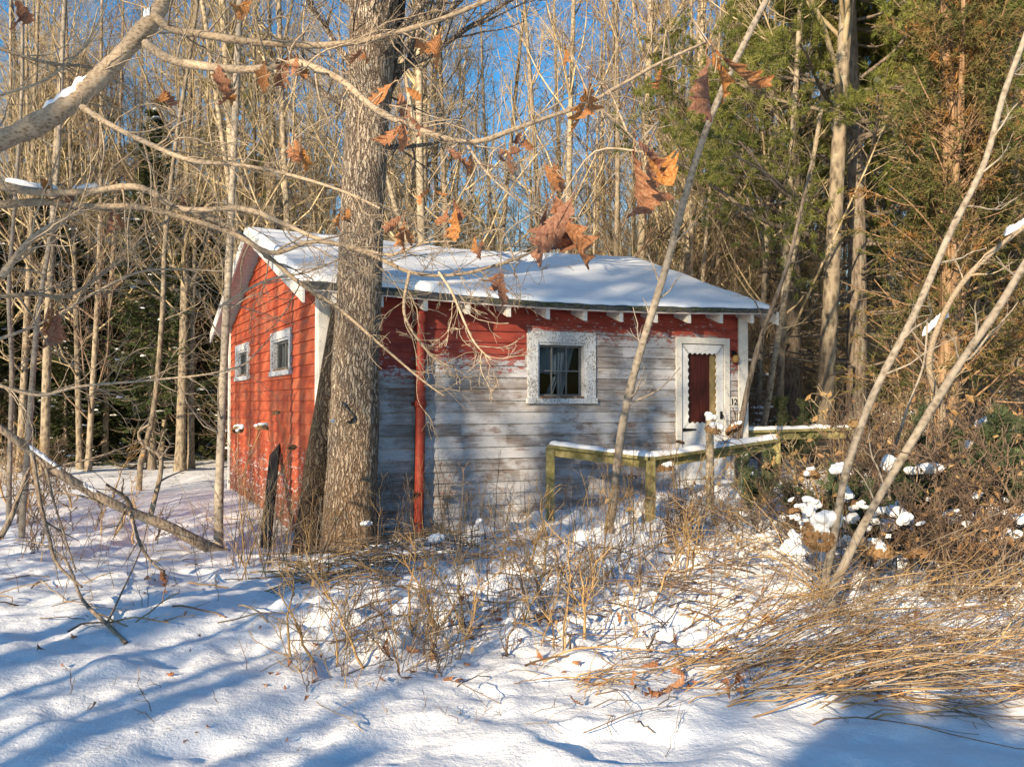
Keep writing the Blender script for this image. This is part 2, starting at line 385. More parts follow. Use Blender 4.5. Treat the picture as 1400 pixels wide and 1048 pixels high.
def m_siding(name, which):
    n = NT(name); o = n.coord(); x, y, z = n.sep(o)
    a = x if which == 'front' else y
    bi = n.math('FLOOR', n.math('DIVIDE', z, .148))
    cmb = n.node("ShaderNodeCombineXYZ"); n.put(cmb.inputs[0], a); n.put(cmb.inputs[1], n.math('MULTIPLY', bi, 7.3)); n.put(cmb.inputs[2], z)
    v = cmb.outputs[0]
    grain = n.noise(n.map(v, (1.2, 1, 30)), 3.5, 6, .65, .3)
    streak = n.noise(n.map(v, (.9, 1, 9)), 2.2, 5, .6)
    wood = n.ramp(n.math('ADD', n.math('MULTIPLY', grain, .5), n.math('MULTIPLY', streak, .5)),
                  [(.32, (.10, .075, .06)), (.43, (.23, .20, .185)), (.54, (.36, .335, .33)), (.66, (.50, .48, .475))])
    wn_ = n.node("ShaderNodeTexWhiteNoise"); wn_.noise_dimensions = '2D'
    cb2 = n.node("ShaderNodeCombineXYZ"); n.put(cb2.inputs[0], n.math('FLOOR', n.math('ADD', n.math('DIVIDE', a, 1.7), n.math('MULTIPLY', bi, .37)))); n.put(cb2.inputs[1], bi); n.put(wn_.inputs["Vector"], cb2.outputs[0])
    wood = n.hsv(wood, .5, 1, n.math('ADD', .66, n.math('MULTIPLY', wn_.outputs[0], .42)))
    white = n.step(n.math('ADD', n.noise(n.map(o, (1, 1, 1.6)), 1.7, 6, .68), n.math('MULTIPLY', n.math('SUBTRACT', wn_.outputs[0], .5), .12)), .42, .60)
    wood = n.mix(n.math('MULTIPLY', white, .68), wood, (.49, .51, .555))
    wood = n.mix(n.math('MULTIPLY', n.step(n.noise(n.map(v, (1, 1, 3)), 2.3, 7, .75), .53, .65), .7), wood, (.15, .09, .065))
    f2 = n.noise(n.map(v, (1, 1, 2.2)), 13, 6, .7)
    red = n.mix(n.step(n.noise(n.map(v, (1, 1, 3)), 3, 5), .35, .68), (.31, .060, .042), (.20, .036, .028))
    zin = n.math('FRACT', n.math('DIVIDE', z, .148))
    joint = n.step(n.noise(n.map(v, (1, 1, 2)), 5, 4), .35, .6)
    if which == 'front':
        jag = n.math('MULTIPLY', n.math('SUBTRACT', n.noise(n.map(v, (1, 1, .3)), 4, 6, .75), .5), .42)
        # how high the bare boards reach along the wall
        s1 = n.step(x, 1.16, 1.22); s2 = n.step(x, 2.66, 2.70); s3 = n.step(x, 5.90, 5.96)
        lim = n.math('ADD', n.math('ADD', 2.00, n.math('MULTIPLY', s1, .155)), n.math('ADD', n.math('MULTIPLY', s2, .40), n.math('MULTIPLY', s3, -.40)))
        dz = n.math('SUBTRACT', n.math('SUBTRACT', z, lim), n.math('MULTIPLY', jag, n.math('ADD', .5, n.math('MULTIPLY', s3, 1.6))))
        isred = n.step(dz, -.01, .01)
        # flakes of red left on the bare boards just below, flakes gone above
        below = n.math('SUBTRACT', .69, n.math('MULTIPLY', n.step(dz, -.34, -.02), .19))
        low = n.math('MULTIPLY', n.math('MULTIPLY', n.step(z, 1.25, .9), n.step(x, 2.9, 1.6)), .07)
        flakes = n.step(f2, n.math('SUBTRACT', below, low), n.math('SUBTRACT', n.math('ADD', below, .02), low))
        gone = n.step(n.math('ADD', n.noise(n.map(v, (1, 1, 3.5)), 9, 6, .75), n.math('MULTIPLY', n.step(dz, .5, .0), .10)), .67, .69)
        k = n.math('MAXIMUM', n.math('MULTIPLY', isred, n.math('SUBTRACT', 1, gone)), n.math('MULTIPLY', n.math('SUBTRACT', 1, isred), n.math('MULTIPLY', flakes, .85)))
    else:
        red = n.mix(n.step(n.noise(n.map(v, (1, 1, 3)), 3, 5), .35, .68), (.41, .085, .036), (.27, .050, .026))
        red = n.mix(n.math('MULTIPLY', n.step(n.noise(n.map(v, (1, 1, 1.5)), 1.6, 6, .7), .45, .66), .55), red, (.44, .16, .085))
        dirt = n.math('MULTIPLY', n.step(n.math('ADD', z, n.math('MULTIPLY', n.noise(v, 4, 5, .7), .7)), .95, .45), .6)
        red = n.mix(dirt, red, (.12, .06, .035))
        lowz = n.step(z, 2.1, .5)
        g = n.noise(n.map(v, (1, 1, 3.5)), 7, 7, .75)
        edge = n.math('MULTIPLY', n.step(zin, .30, .0), .06)
        th = n.math('SUBTRACT', .80, n.math('ADD', n.math('MULTIPLY', lowz, .235), n.math('MULTIPLY', edge, lowz)))
        gone = n.step(g, th, n.math('ADD', th, .025))
        wood = n.mix(.6, wood, (.66, .63, .60))
        k = n.math('SUBTRACT', 1, gone)
    n.col(n.mix(k, wood, red))
    n.rough(n.math('ADD', .55, n.math('MULTIPLY', grain, .35)))
    n.bump(n.math('ADD', n.math('MULTIPLY', grain, .6), n.math('MULTIPLY', k, .35)), .5, .006)
    return n.m

def siding(mb, fmap, lo, hi, z0, z1, holes=(), exp=.148):
    k0 = math.floor(z0 / exp)
    for k in range(k0, math.ceil(z1 / exp)):
        b0, b1 = k * exp, (k + 1) * exp
        cuts = sorted({max(b0, z0), min(b1, z1)} | {h for H in holes for h in H[2:4] if max(b0, z0) < h < min(b1, z1)})
        nn = lambda z: .028 - .022 * (z - b0) / exp
        for ca, cb in zip(cuts[:-1], cuts[1:]):
            mid = (ca + cb) / 2
            segs = [(lo, hi)]
            for (h0, h1, hz0, hz1) in holes:
                if hz0 < mid < hz1:
                    new = []
                    for (s0, s1) in segs:
                        f0 = s0 if callable(s0) else (lambda z, q=s0: q); f1 = s1 if callable(s1) else (lambda z, q=s1: q)
                        if h0 >= f1(mid) or h1 <= f0(mid): new.append((s0, s1)); continue
                        if f0(mid) < h0: new.append((s0, h0))
                        if h1 < f1(mid): new.append((h1, s1))
                    segs = new
            for (s0, s1) in segs:
                f0 = s0 if callable(s0) else (lambda z, q=s0: q); f1 = s1 if callable(s1) else (lambda z, q=s1: q)
                xs0, xs1, xt0, xt1 = f0(ca), f1(ca), f0(cb), f1(cb)
                if xs1 - xs0 < .01: continue
                if xt1 < xt0: xt0 = xt1 = (xt0 + xt1) / 2
                V = [fmap(xs0, ca, nn(ca)), fmap(xs1, ca, nn(ca)), fmap(xt1, cb, nn(cb)), fmap(xt0, cb, nn(cb))]
                mb.add(V, [(0, 1, 2, 3)])
                if abs(ca - b0) < 1e-6:
                    mb.add([fmap(xs0, ca, 0), fmap(xs1, ca, 0), V[1], V[0]], [(0, 1, 2, 3)])
FM = lambda a, z, n: (a, -n, z)
LM = lambda a, z, n: (-n, a, z)
RM = lambda a, z, n: (CAB_L + n, a, z)
BM = lambda a, z, n: (a, CAB_D + n, z)
W1 = (2.84, 3.57, 1.66, 2.39)                     # front window opening x0 x1 z0 z1
DR = (5.13, 5.89, .50, 2.44)
LW = [(1.66, 2.78, 2.05, 2.49), (4.88, 5.98, 2.05, 2.49)]
FRONT_M = m_siding("front clapboards", 'front'); SIDE_M = m_siding("red side clapboards", 'side')
b = MB(); siding(b, FM, 0, CAB_L, -.15, EAVE - .06, [W1, DR]); tag(b.build("wall", FRONT_M, cabin, False), "front clapboard wall, red under the eave and bare grey below")
def gable(z): return max(0, (z - EAVE + .07) / SLOPE) if z > EAVE - .07 else 0
ylo = lambda z: gable(z); yhi = lambda z: CAB_D - gable(z)
gz1 = EAVE - .07 + SLOPE * RIDGE_Y
b = MB(); siding(b, LM, ylo, yhi, -.15, gz1, LW); tag(b.build("wall", SIDE_M, cabin, False), "sunlit red gable wall with small flecks of lost paint")
b = MB(); siding(b, RM, ylo, yhi, -.15, gz1); b.build("wall", SIDE_M, cabin, False)
b = MB(); siding(b, BM, 0, CAB_L, -.15, EAVE - .06); b.build("wall", SIDE_M, cabin, False)
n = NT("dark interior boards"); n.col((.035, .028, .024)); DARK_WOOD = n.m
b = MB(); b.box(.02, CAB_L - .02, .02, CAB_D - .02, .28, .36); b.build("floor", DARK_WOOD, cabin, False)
n = NT("foundation stone"); n.col(n.ramp(n.noise(n.coord(), 9, 5), [(.3, (.10, .09, .08)), (.7, (.3, .28, .25))])); n.bump(n.noise(n.coord(), 20, 5), .6)
b = MB(); b.box(.03, CAB_L - .03, .03, CAB_D - .03, -.5, -.1); b.build("foundation", n.m, cabin, False)

b = MB(); b.box(.1, CAB_L - .1, 1.5, 1.54, .36, 2.9); b.build("dark_backing", DARK_WOOD, cabin, False)  # added dark sheet that keeps the view through the front window dark
# roof boards, shingle edge with moss, bargeboards, rafter tails
def m_roofedge():
    n = NT("mossy shingle"); o = n.coord(); f = n.noise(o, 14, 6, .7)
    c = n.ramp(n.noise(o, 30, 4), [(.3, (.03, .03, .03)), (.7, (.13, .125, .115))])
    n.col(n.mix(n.math('MULTIPLY', n.step(f, .56, .64), .7), c, (.12, .12, .05))); n.bump(f, 1, .02); return n.m
ROOFM = m_roofedge()
XO0, XO1 = -.30, CAB_L + .28
def slab(mb, x0, x1, y0, y1, off, th, nseg=24, m=0, rag=0, seed=0):
    xs = np.linspace(x0, x1, nseg + 1); V = []
    rg = np.random.default_rng(seed)
    for x in xs:
        dy = rg.uniform(-rag, rag)
        for (y, d) in ((y0 + dy, off), (y1, off), (y1, off + th), (y0 + dy, off + th)):
            V.append((x, y, roof_z(y) + sag(x) + d))
    q = []
    for i in range(nseg):
        for k in range(4): q.append((i * 4 + k, i * 4 + (k + 1) % 4, i * 4 + 4 + (k + 1) % 4, i * 4 + 4 + k))
    e = nseg * 4
    q += [(0, 1, 2, 3), (e, e + 3, e + 2, e + 1)]
    mb.add(V, q, m=m)
b = MB()
slab(b, XO0, XO1, -OV, RIDGE_Y, .035, .045, 90, rag=.012, seed=1); slab(b, XO0, XO1, CAB_D + OV, RIDGE_Y, .035, .045, 60, rag=.012, seed=2)
roof = b.build("roof", ROOFM, cabin, False)
n = NT("white soffit boards"); o = n.coord()
ln_ = n.step(n.math('FRACT', n.math('MULTIPLY', n.sep(o)[1], 7.5)), .07, .0)
n.col(n.mix(n.math('MULTIPLY', ln_, .8), n.mix(n.noise(o, 4, 4), (.60, .55, .52), (.50, .42, .40)), (.10, .08, .07)))
b = MB(); slab(b, XO0 + .01, XO1 - .01, -OV + .015, RIDGE_Y - .02, .012, .02); slab(b, XO0 + .01, XO1 - .01, CAB_D + OV - .015, RIDGE_Y + .02, .012, .02)
b.build("roof_boarding", n.m, roof, False)
def moss():
    rg = np.random.default_rng(5); b = MB()
    for i in range(260):
        x = rg.uniform(XO0, XO1); y = -OV + rg.uniform(-.02, .07); r = rg.uniform(.008, .028)
        if vn(np.array(x * 2.2), np.array(0.), 3) < -.12: continue
        z = roof_z(y) + sag(x) + .078
        th = np.arange(6) * pi / 3
        V = [(x + r * math.cos(t) * 1.4, y + r * math.sin(t), z - .01) for t in th] + [(x, y, z + r * .8)]
        b.add(V, tris=[(k, (k + 1) % 6, 6) for k in range(6)])
    n = NT("roof moss"); n.col(n.ramp(n.noise(n.coord(), 20, 4), [(.35, (.06, .065, .02)), (.65, (.20, .20, .07))]))
    b.build("moss", n.m, roof)
moss()
for x0 in (XO0 - .028, XO1 + .002):
    for (ya, yb) in ((-OV - .02, RIDGE_Y), (CAB_D + OV + .02, RIDGE_Y)):
        b = MB()
        b.prism([(ya, roof_z(ya) - .12), (yb, roof_z(yb) - .12), (yb, roof_z(yb) + .065), (ya, roof_z(ya) + .065)], 0, x0, x0 + .026)
        b.build("bargeboard", TRIM, cabin, False)
for x in np.linspace(.06, CAB_L - .12, 12):
    b = MB(); s = sag(x)
    e, w_ = -OV + .05, .0
    b.prism([(e, roof_z(e) - .125 + s), (w_, roof_z(w_) - .125 + s), (w_, roof_z(w_) + .010 + s), (e, roof_z(e) + .010 + s)], 0, x - .028, x + .028)
    b.build("rafter_tail", TRIM, cabin, False)
b = MB(); b.box(-.05, .085, -.052, -.024, -.1, EAVE - .05); b.box(-.053, -.025, -.024, .13, -.1, EAVE - .02); b.build("corner_board", TRIM, cabin, False)
b = MB(); b.box(CAB_L - .115, CAB_L + .05, -.052, -.024, -.1, EAVE - .03); b.box(CAB_L + .025, CAB_L + .053, -.024, .12, -.1, EAVE - .02); b.build("corner_board", TRIM, cabin, False)
b = MB(); b.box(-.053, -.025, CAB_D - .11, CAB_D + .03, -.1, EAVE - .03); b.build("corner_board", TRIM, cabin, False)

# snow on the roof
def roof_snow():
    xs = np.concatenate([np.linspace(XO0 - .02, XO0 + .22, 14)[:-1], np.linspace(XO0 + .22, XO1 - .2, 150), np.linspace(XO1 - .2, XO1 + .02, 12)[1:]])
    y0, y1 = -OV + .05, CAB_D + OV - .03
    ys = np.concatenate([np.linspace(y0, y0 + .3, 22)[:-1], np.linspace(y0 + .3, y1 - .3, 130), np.linspace(y1 - .3, y1, 12)[1:]])
    Xg, Yg = np.meshgrid(xs, ys)
    base = EAVE + SLOPE * (RIDGE_Y - np.sqrt((Yg - RIDGE_Y) ** 2 + .02)) + .079 + np.array([[sag(x) for x in xs]])
    leftbulk = (1 - sst(Xg, .6, 2.4)) * (1 - sst(Yg, 1.8, 3.2))
    yfr = y0 + .05 * vn(Xg * 2.2, Xg * 0, 3) + .05 * vn(Xg * 6, Xg * 0, 4) + .07 + .10 * leftbulk
    th = .055 + .05 * leftbulk + .03 * vn(Xg * .9, Yg * .9, 11) + .022 * vn(Xg * 2.4, Yg * 2.4, 12) + .008 * vn(Xg * 7, Yg * 7, 13) + leftbulk * .09 * vn(Xg * 2.0, Yg * 2.6, 14)
    ed = np.minimum(np.minimum(Yg - yfr, y1 - Yg), np.minimum(Xg - xs[0], xs[-1] - Xg) * 1.2)
    t = np.clip(ed / .09, 0, 1)
    prof = np.sqrt(np.clip(1 - (1 - t) ** 2, 0, 1))
    Zg = base + np.maximum(th, .02) * prof - .012 * (t <= 0)
    b = MB(); idd = np.arange(Xg.size).reshape(Xg.shape)
    b.add(np.stack([Xg, Yg, Zg], -1).reshape(-1, 3), np.stack([idd[:-1, :-1], idd[:-1, 1:], idd[1:, 1:], idd[1:, :-1]], -1).reshape(-1, 4))
    o = b.build("roof_snow", SNOW_SOFT); o.location = CAB_O; o.rotation_euler = (0, 0, CAB_ROT)
    tag(o, "thick smooth blanket of snow covering the cabin roof", "snow")
roof_snow()

# windows
def glassmat():
    n = NT("old window glass"); tr = n.node("ShaderNodeBsdfTransparent"); gl = n.node("ShaderNodeBsdfGlossy"); gl.inputs["Roughness"].default_value = .05
    tr.inputs[0].default_value = (.8, .84, .86, 1)
    mx = n.node("ShaderNodeMixShader"); fr = n.node("ShaderNodeLayerWeight")
    n.t.links.new(n.math('ADD', n.math('MULTIPLY', n.math('POWER', fr.outputs["Facing"], 4), .25), .006), mx.inputs[0]); n.t.links.new(tr.outputs[0], mx.inputs[1]); n.t.links.new(gl.outputs[0], mx.inputs[2]); n.t.links.new(mx.outputs[0], n.out.inputs[0]); return n.m
GLASS = glassmat()
n = NT("grey old curtain cloth"); c_ = n.ramp(n.noise(n.map(n.coord(), (6, 6, 1)), 5, 4), [(.3, (.10, .13, .17)), (.7, (.22, .27, .33))]); n.col(c_); CURTAIN = n.m
n = NT("dark drawn curtain"); n.col(n.ramp(n.noise(n.map(n.coord(), (1, 9, 1)), 4, 4), [(.3, (.05, .05, .05)), (.7, (.22, .21, .2))])); CURTAIN_DARK = n.m
n = NT("rusty sill stain"); n.col(n.ramp(n.noise(n.coord(), 20, 5), [(.3, (.05, .03, .02)), (.5, (.2, .11, .06)), (.7, (.42, .36, .30))])); RUST = n.m

def window(fm, o, tw, muntin_v, muntin_h, trim_m, label, deep=.055):
    x0, x1, z0, z1 = o
    w = MB()
    def bx(a0, a1, c0, c1, n0, n1, mb=None):
        mb = mb or w
        P = [fm(a0, c0, n0), fm(a1, c1, n1)]
        (xa, ya, za), (xb, yb, zb) = P
        mb.box(min(xa, xb), max(xa, xb), min(ya, yb), max(ya, yb), min(za, zb), max(za, zb))
    # casing
    bx(x0 - tw, x0, z0 - .004, z1 + tw, -.02, .045); bx(x1, x1 + tw, z0 - .004, z1 + tw, -.02, .045); bx(x0, x1, z1, z1 + tw, -.02, .043)
    # inner stop
    bx(x0, x0 + .03, z0, z1 - .03, -.05, .022); bx(x1 - .03, x1, z0, z1 - .03, -.05, .022); bx(x0, x1, z1 - .03, z1, -.05, .022)
    f = w.build("window", trim_m, cabin, False); tag(f, label)
    s = MB(); bx(x0 - tw - .02, x1 + tw + .02, z0 - .075, z0 - .006, -.03, .062, s); s.build("sill", trim_m, f, False)
    s = MB(); bx(x0 + .03, x1 - .03, z0 - .003, z0 + .022, -.06, .03, s); s.build("sill_ledge", RUST, f, False)
    s = MB(); fr = .028; a0, a1, c0, c1 = x0 + .03, x1 - .03, z0 + .022, z1 - .03
    bx(a0, a0 + fr, c0, c1, -deep - .03, -deep, s); bx(a1 - fr, a1, c0, c1, -deep - .03, -deep, s)
    bx(a0 + fr, a1 - fr, c0, c0 + fr, -deep - .03, -deep, s); bx(a0 + fr, a1 - fr, c1 - fr, c1, -deep - .03, -deep, s)
    for k in range(1, muntin_v + 1):
        xm = a0 + (a1 - a0) * k / (muntin_v + 1); bx(xm - .009, xm + .009, c0 + fr, c1 - fr, -deep - .024, -deep - .004, s)
    for k in range(1, muntin_h + 1):
        zm = c0 + (c1 - c0) * k / (muntin_h + 1); bx(a0 + fr, a1 - fr, zm - .008, zm + .008, -deep - .022, -deep - .006, s)
    s.build("sash", SASH, f, False)
    s = MB(); bx(a0 + fr - .004, a1 - fr + .004, c0 + fr - .004, c1 - fr + .004, -deep - .017, -deep - .013, s); s.build("pane", GLASS, f, False)
    return f
wf = window(FM, W1, .145, 2, 1, TRIM_WORN, "large front window with flaking white casing and a torn curtain")
def curtain(poly, y, seed):
    rg = np.random.default_rng(seed); nx, nz = 24, 10; V = []
    for j in range(nz + 1):
        for i in range(nx + 1):
            u, v = i / nx, j / nz
            a = np.array(poly[0]) * (1 - u) * (1 - v) + np.array(poly[1]) * u * (1 - v) + np.array(poly[2]) * u * v + np.array(poly[3]) * (1 - u) * v
            V.append((a[0], y + .018 * math.sin(u * 22 + seed) + .012 * math.sin(u * 9 + v * 3), a[1]))
    b = MB(); b.add(V, [(j * (nx + 1) + i, j * (nx + 1) + i + 1, (j + 1) * (nx + 1) + i + 1, (j + 1) * (nx + 1) + i) for j in range(nz) for i in range(nx)])
    b.build("curtain", CURTAIN, wf)
curtain([(2.86, 2.37), (3.28, 2.37), (3.24, 1.98), (2.86, 2.00)], .17, 1)
curtain([(3.22, 2.37), (3.48, 2.37), (3.29, 1.70), (3.23, 1.70)], .15, 2)
curtain([(3.20, 1.96), (3.27, 2.00), (3.16, 1.68), (3.06, 1.68)], .19, 3)
for o_, lab_ in zip(LW, ("gable window nearer the front corner", "gable window nearer the back corner")):
    gw = window(LM, o_, .11, 1, 0, TRIM_WORN, lab_, .03)
    b = MB(); ya, yb, za, zb = o_; t_ = np.linspace(ya - .05, yb + .05, 60)
    V = [(.11 + .018 * math.sin(q * 60) + .01 * math.sin(q * 23), q, z) for z in (za - .04, zb + .04) for q in t_]
    b.add(V, [(i, i + 1, 61 + i, 60 + i) for i in range(59)]); b.build("curtain", CURTAIN_DARK, gw)

# door
dx0, dx1, dz0, dz1 = DR
b = MB(); b.box(dx0 - .09, dx0, -.045, .02, dz0, dz1 + .09); b.box(dx1, dx1 + .09, -.045, .02, dz0, dz1 + .09); b.box(dx0, dx1, -.043, .02, dz1, dz1 + .09)
b.box(dx0, dx1, -.03, .05, dz0 - .06, dz0)
door = b.build("door_frame", TRIM, cabin, False)
b = MB()
sc0, sc1, sz0, sz1 = dx0 + .12, dx1 - .12, 1.30, dz1 - .13         # screened opening with a scalloped inner edge
def scallop(n_per, amp):
    P = []
    nx, nz = 6, 10
    for (ax, ay, bx_, by, cnt, inx, inz) in ((sc0, sz0, sc1, sz0, nx, 0, 1), (sc1, sz0, sc1, sz1, nz, -1, 0), (sc1, sz1, sc0, sz1, nx, 0, -1), (sc0, sz1, sc0, sz0, nz, 1, 0)):
        N_ = cnt * n_per
        for k in range(N_):
            t = k / N_; s = abs(math.sin(pi * t * cnt)) * amp
            P.append((ax + (bx_ - ax) * t - inx * (s - amp), ay + (by - ay) * t - inz * (s - amp)))
    return P
inn = scallop(8, .022)
m_ = len(inn); ox0, ox1, oz0, oz1 = dx0 + .01, dx1 - .01, dz0 + .01, dz1 - .01
cx, cz = (sc0 + sc1) / 2, (sz0 + sz1) / 2
out = []
for (x, z) in inn:                                  # meet the outer rectangle straight out from each rim point
    dl, dr_, db, dt = abs(x - sc0), abs(x - sc1), abs(z - sz0), abs(z - sz1)
    k = int(np.argmin([dl, dr_, db, dt]))
    fx = (x - sc0) / (sc1 - sc0); fz = (z - sz0) / (sz1 - sz0)
    fx = min(max(fx, 0), 1); fz = min(max(fz, 0), 1)
    if k == 0: out.append((ox0, 1.18 + (oz1 - 1.18) * fz))
    elif k == 1: out.append((ox1, 1.18 + (oz1 - 1.18) * fz))
    elif k == 2: out.append((ox0 + (ox1 - ox0) * fx, 1.18))
    else: out.append((ox0 + (ox1 - ox0) * fx, oz1))
V = []
for y in (-.02, .006):
    V += [(x, y, z) for x, z in inn] + [(x, y, z) for x, z in out]
q = []
for i in range(m_):
    j = (i + 1) % m_
    q += [(i, j, m_ + j, m_ + i), (2 * m_ + i, 3 * m_ + i, 3 * m_ + j, 2 * m_ + j), (i, 2 * m_ + i, 2 * m_ + j, j)]
b.add(V, q)
b.box(ox0, ox1, -.02, .006, oz0, 1.178)
dleaf = b.build("door", DOOR_WHITE, cabin, False); tag(dleaf, "white screen door with a scalloped opening")
b = MB(); b.box(ox0 + .07, ox1 - .07, -.026, -.0215, oz0 + .1, 1.08); b.build("lower_panel", DOOR_WHITE, dleaf, False)
n = NT("dark red inner door"); o = n.coord(); f = n.noise(n.map(o, (14, 1, 1)), 3, 5); n.col(n.ramp(f, [(.3, (.025, .006, .005)), (.7, (.075, .016, .012))])); n.rough(.45)
b = MB(); b.box(ox0, ox1 - .205, .040, .07, oz0, oz1); b.build("inner_door", n.m, dleaf, False)
n = NT("sunlit tan jamb paint"); n.col(n.ramp(n.noise(n.coord(), 9, 5), [(.3, (.16, .12, .055)), (.7, (.32, .25, .13))]))  # tan inner frame strip; its sunlit yellow is put into the colour
b = MB(); b.box(ox1 - .202, ox1, .034, .07, oz0, oz1); b.build("door_jamb", n.m, dleaf, False)
n = NT("black iron"); n.col((.02, .02, .022)); n.rough(.5); n.b.inputs["Metallic"].default_value = .6; IRON = n.m
b = MB()
b.prism([(dx0 - .02, 1.195), (dx0 + .06, 1.19), (dx0 + .25, 1.204), (dx0 + .27, 1.215), (dx0 + .25, 1.226), (dx0 + .06, 1.235), (dx0 - .02, 1.23)], 1, -.031, -.0225)
b.build("hinge", IRON, dleaf, False)
b = MB(); b.box(dx1 - .075, dx1 - .035, -.030, -.0205, 1.36, 1.47); b.tubes([[(dx1 - .055, -.03, 1.42), (dx1 - .055, -.065, 1.42), (dx1 - .06, -.075, 1.40), (dx1 - .06, -.075, 1.36)]], [[.007] * 4], 6); b.build("handle", IRON, dleaf)

# porch light and house number right of the door
n = NT("amber lamp glass"); n.col((.42, .27, .10)); n.rough(.25); n.translucent((.5, .32, .12), .3); AMBER = n.m
b = MB(); lx, lz = 6.06, 2.235
prof = [(0, .0), (.035, .005), (.052, .03), (.055, .06), (.045, .09), (.028, .108), (.0, .112)]
V = []; S_ = 14
for (r, z) in prof:
    for k in range(S_): V.append((lx + r * math.cos(2 * pi * k / S_), -.085 + r * math.sin(2 * pi * k / S_), lz - .055 + z))
b.add(V, [(i * S_ + k, i * S_ + (k + 1) % S_, (i + 1) * S_ + (k + 1) % S_, (i + 1) * S_ + k) for i in range(len(prof) - 1) for k in range(S_)])
pl = b.build("porch_light", AMBER, cabin)
b = MB(); b.tubes([[(lx, -.02, lz + .09), (lx, -.05, lz + .10), (lx, -.085, lz + .09), (lx, -.085, lz + .055)]], [[.012, .012, .014, .022]], 8); b.box(lx - .035, lx + .035, -.03, -.02, lz + .04, lz + .12); b.build("lamp_bracket", IRON, pl)
n = NT("number plate enamel"); n.col((.62, .60, .55)); b = MB(); b.box(6.0, 6.125, -.034, -.024, 1.53, 1.68); npl = b.build("number_plate", n.m, cabin, False)
n = NT("black number paint"); n.col((.015, .014, .014))
fc = bpy.data.curves.new("number", 'FONT'); fc.body = "12"; fc.size = .125; fc.extrude = .001; fc.align_x = 'CENTER'; fc.align_y = 'CENTER'; fc.offset = .004
fo = bpy.data.objects.new("number", fc); COL.objects.link(fo)
dg = bpy.context.evaluated_depsgraph_get(); fm_ = bpy.data.meshes.new_from_object(fo.evaluated_get(dg)); bpy.data.objects.remove(fo)
fm_.materials.clear(); fm_.materials.append(n.m)
num = link("number", fm_, npl); num.location = (6.0625, -.0365, 1.605); num.rotation_euler = (pi / 2, 0, 0)

# red drain pipe with collars
n = NT("red pipe paint"); n.col(n.ramp(n.noise(n.coord(), 12, 6, .7), [(.3, (.15, .024, .016)), (.60, (.27, .045, .030)), (.72, (.25, .15, .11))])); n.rough(.5); PIPE = n.m
px_ = 1.19; b = MB()
b.tubes([[(px_, -.10, 2.86), (px_, -.10, 1.5), (px_ - .01, -.10, .6), (px_ - .02, -.10, -.05)]], [[.062] * 4], 18, cap=True); pipe = b.build("drain_pipe", PIPE, cabin)
for z in (2.62, 1.59):
    b = MB(); b.tubes([[(px_, -.10, z - .05), (px_, -.10, z - .045), (px_, -.10, z + .035), (px_, -.10, z + .04)]], [[.064, .076, .076, .064]], 18); b.build("collar", PIPE, pipe)
    b = MB(); b.box(px_ - .09, px_ + .09, -.06, -.02, z - .02, z + .012); b.build("bracket", PIPE, pipe, False)

# ------------------------------------------------------------------ tree templates
def trunk_line(rng, H, lean=.02, wob=.05, n=26):
    z = np.linspace(0, 1, n); p = np.zeros((n, 3)); p[:, 2] = z * H
    a, b_ = rng.uniform(0, 6.28, 2)
    p[:, 0] = lean * H * z ** 1.3 * math.cos(a) + wob * np.sin(z * rng.uniform(4, 9) + a) - wob * math.sin(a)
    p[:, 1] = lean * H * z ** 1.3 * math.sin(a) + wob * np.sin(z * rng.uniform(4, 9) + b_) - wob * math.sin(b_)
    return p
def flare(R, P, r, k=.5):
    return R + r * k * np.exp(-np.maximum(P[:, 2], 0) / (r * 2.2))
def bare_tree(seed, H=15, r=.11, fork=False, low=.22, dens=1.0, bark=BARK_GREY, twig=TWIG_TAN, up=.22, ang=(32, 62)):
    rng = np.random.default_rng(seed)
    P = trunk_line(rng, H, .03, .06 + .03 * fork); R = flare(r * (1 - P[:, 2] / H) ** .75 + .008, P, r)
    tb = MB(); tb.tubes(P - np.array([0, 0, .15]), R, 10)
    cb = MB()
    Ps, Rs = P[None], R[None]
    if fork:
        P1, R1 = grow(rng, Ps, Rs, 2, .22, .5, H * .55, (14, 26), .75, 16, .08, .22, .1, absL=True)
        tb.tubes(P1, R1, 8); Ps2, Rs2 = P1, R1
    L1, Q1 = grow(rng, Ps, Rs, int(24 * dens), low, .98, H * .26, ang, .42, 8, .22, up, .6, .005, True)
    sets = [(L1, Q1)]
    if fork:
        L1b, Q1b = grow(rng, Ps2, Rs2, int(11 * dens), .25, .98, H * .2, ang, .45, 8, .22, up, .5, .005, True)
        sets.append((L1b, Q1b))
    for (A, B) in sets:
        cb.tubes(A, B, 5)
        L2, Q2 = grow(rng, A, B, 7, .12, .95, .5, (25, 60), .55, 6, .3, up * .6, .5, .0035)
        cb.tubes(L2, Q2, 4)
        L3, Q3 = grow(rng, L2, Q2, 5, .1, .98, .5, (22, 60), .6, 4, .3, .06, .4, .0026)
        cb.tubes(L3, Q3, 3)
        L4, Q4 = grow(rng, L3, Q3, 2, .1, .95, .5, (22, 55), .7, 3, .3, .04, .3, .0022)
        cb.tubes(L4, Q4, 3)
    return [("trunk", tb.mesh("trunk", bark)), ("crown", cb.mesh("crown", twig))]
def tri_fan(pos, d, L, W, rng):                      # needle-like triangles from pos along d
    n = len(pos)
    s = np.cross(d, rng.normal(size=(n, 3))); s /= np.linalg.norm(s, axis=1, keepdims=True) + 1e-9
    L = np.asarray(L).reshape(-1, 1); W = np.asarray(W).reshape(-1, 1)
    V = np.stack([pos - s * W, pos + s * W, pos + d * L], 1).reshape(-1, 3)
    return V, np.arange(n * 3).reshape(-1, 3)
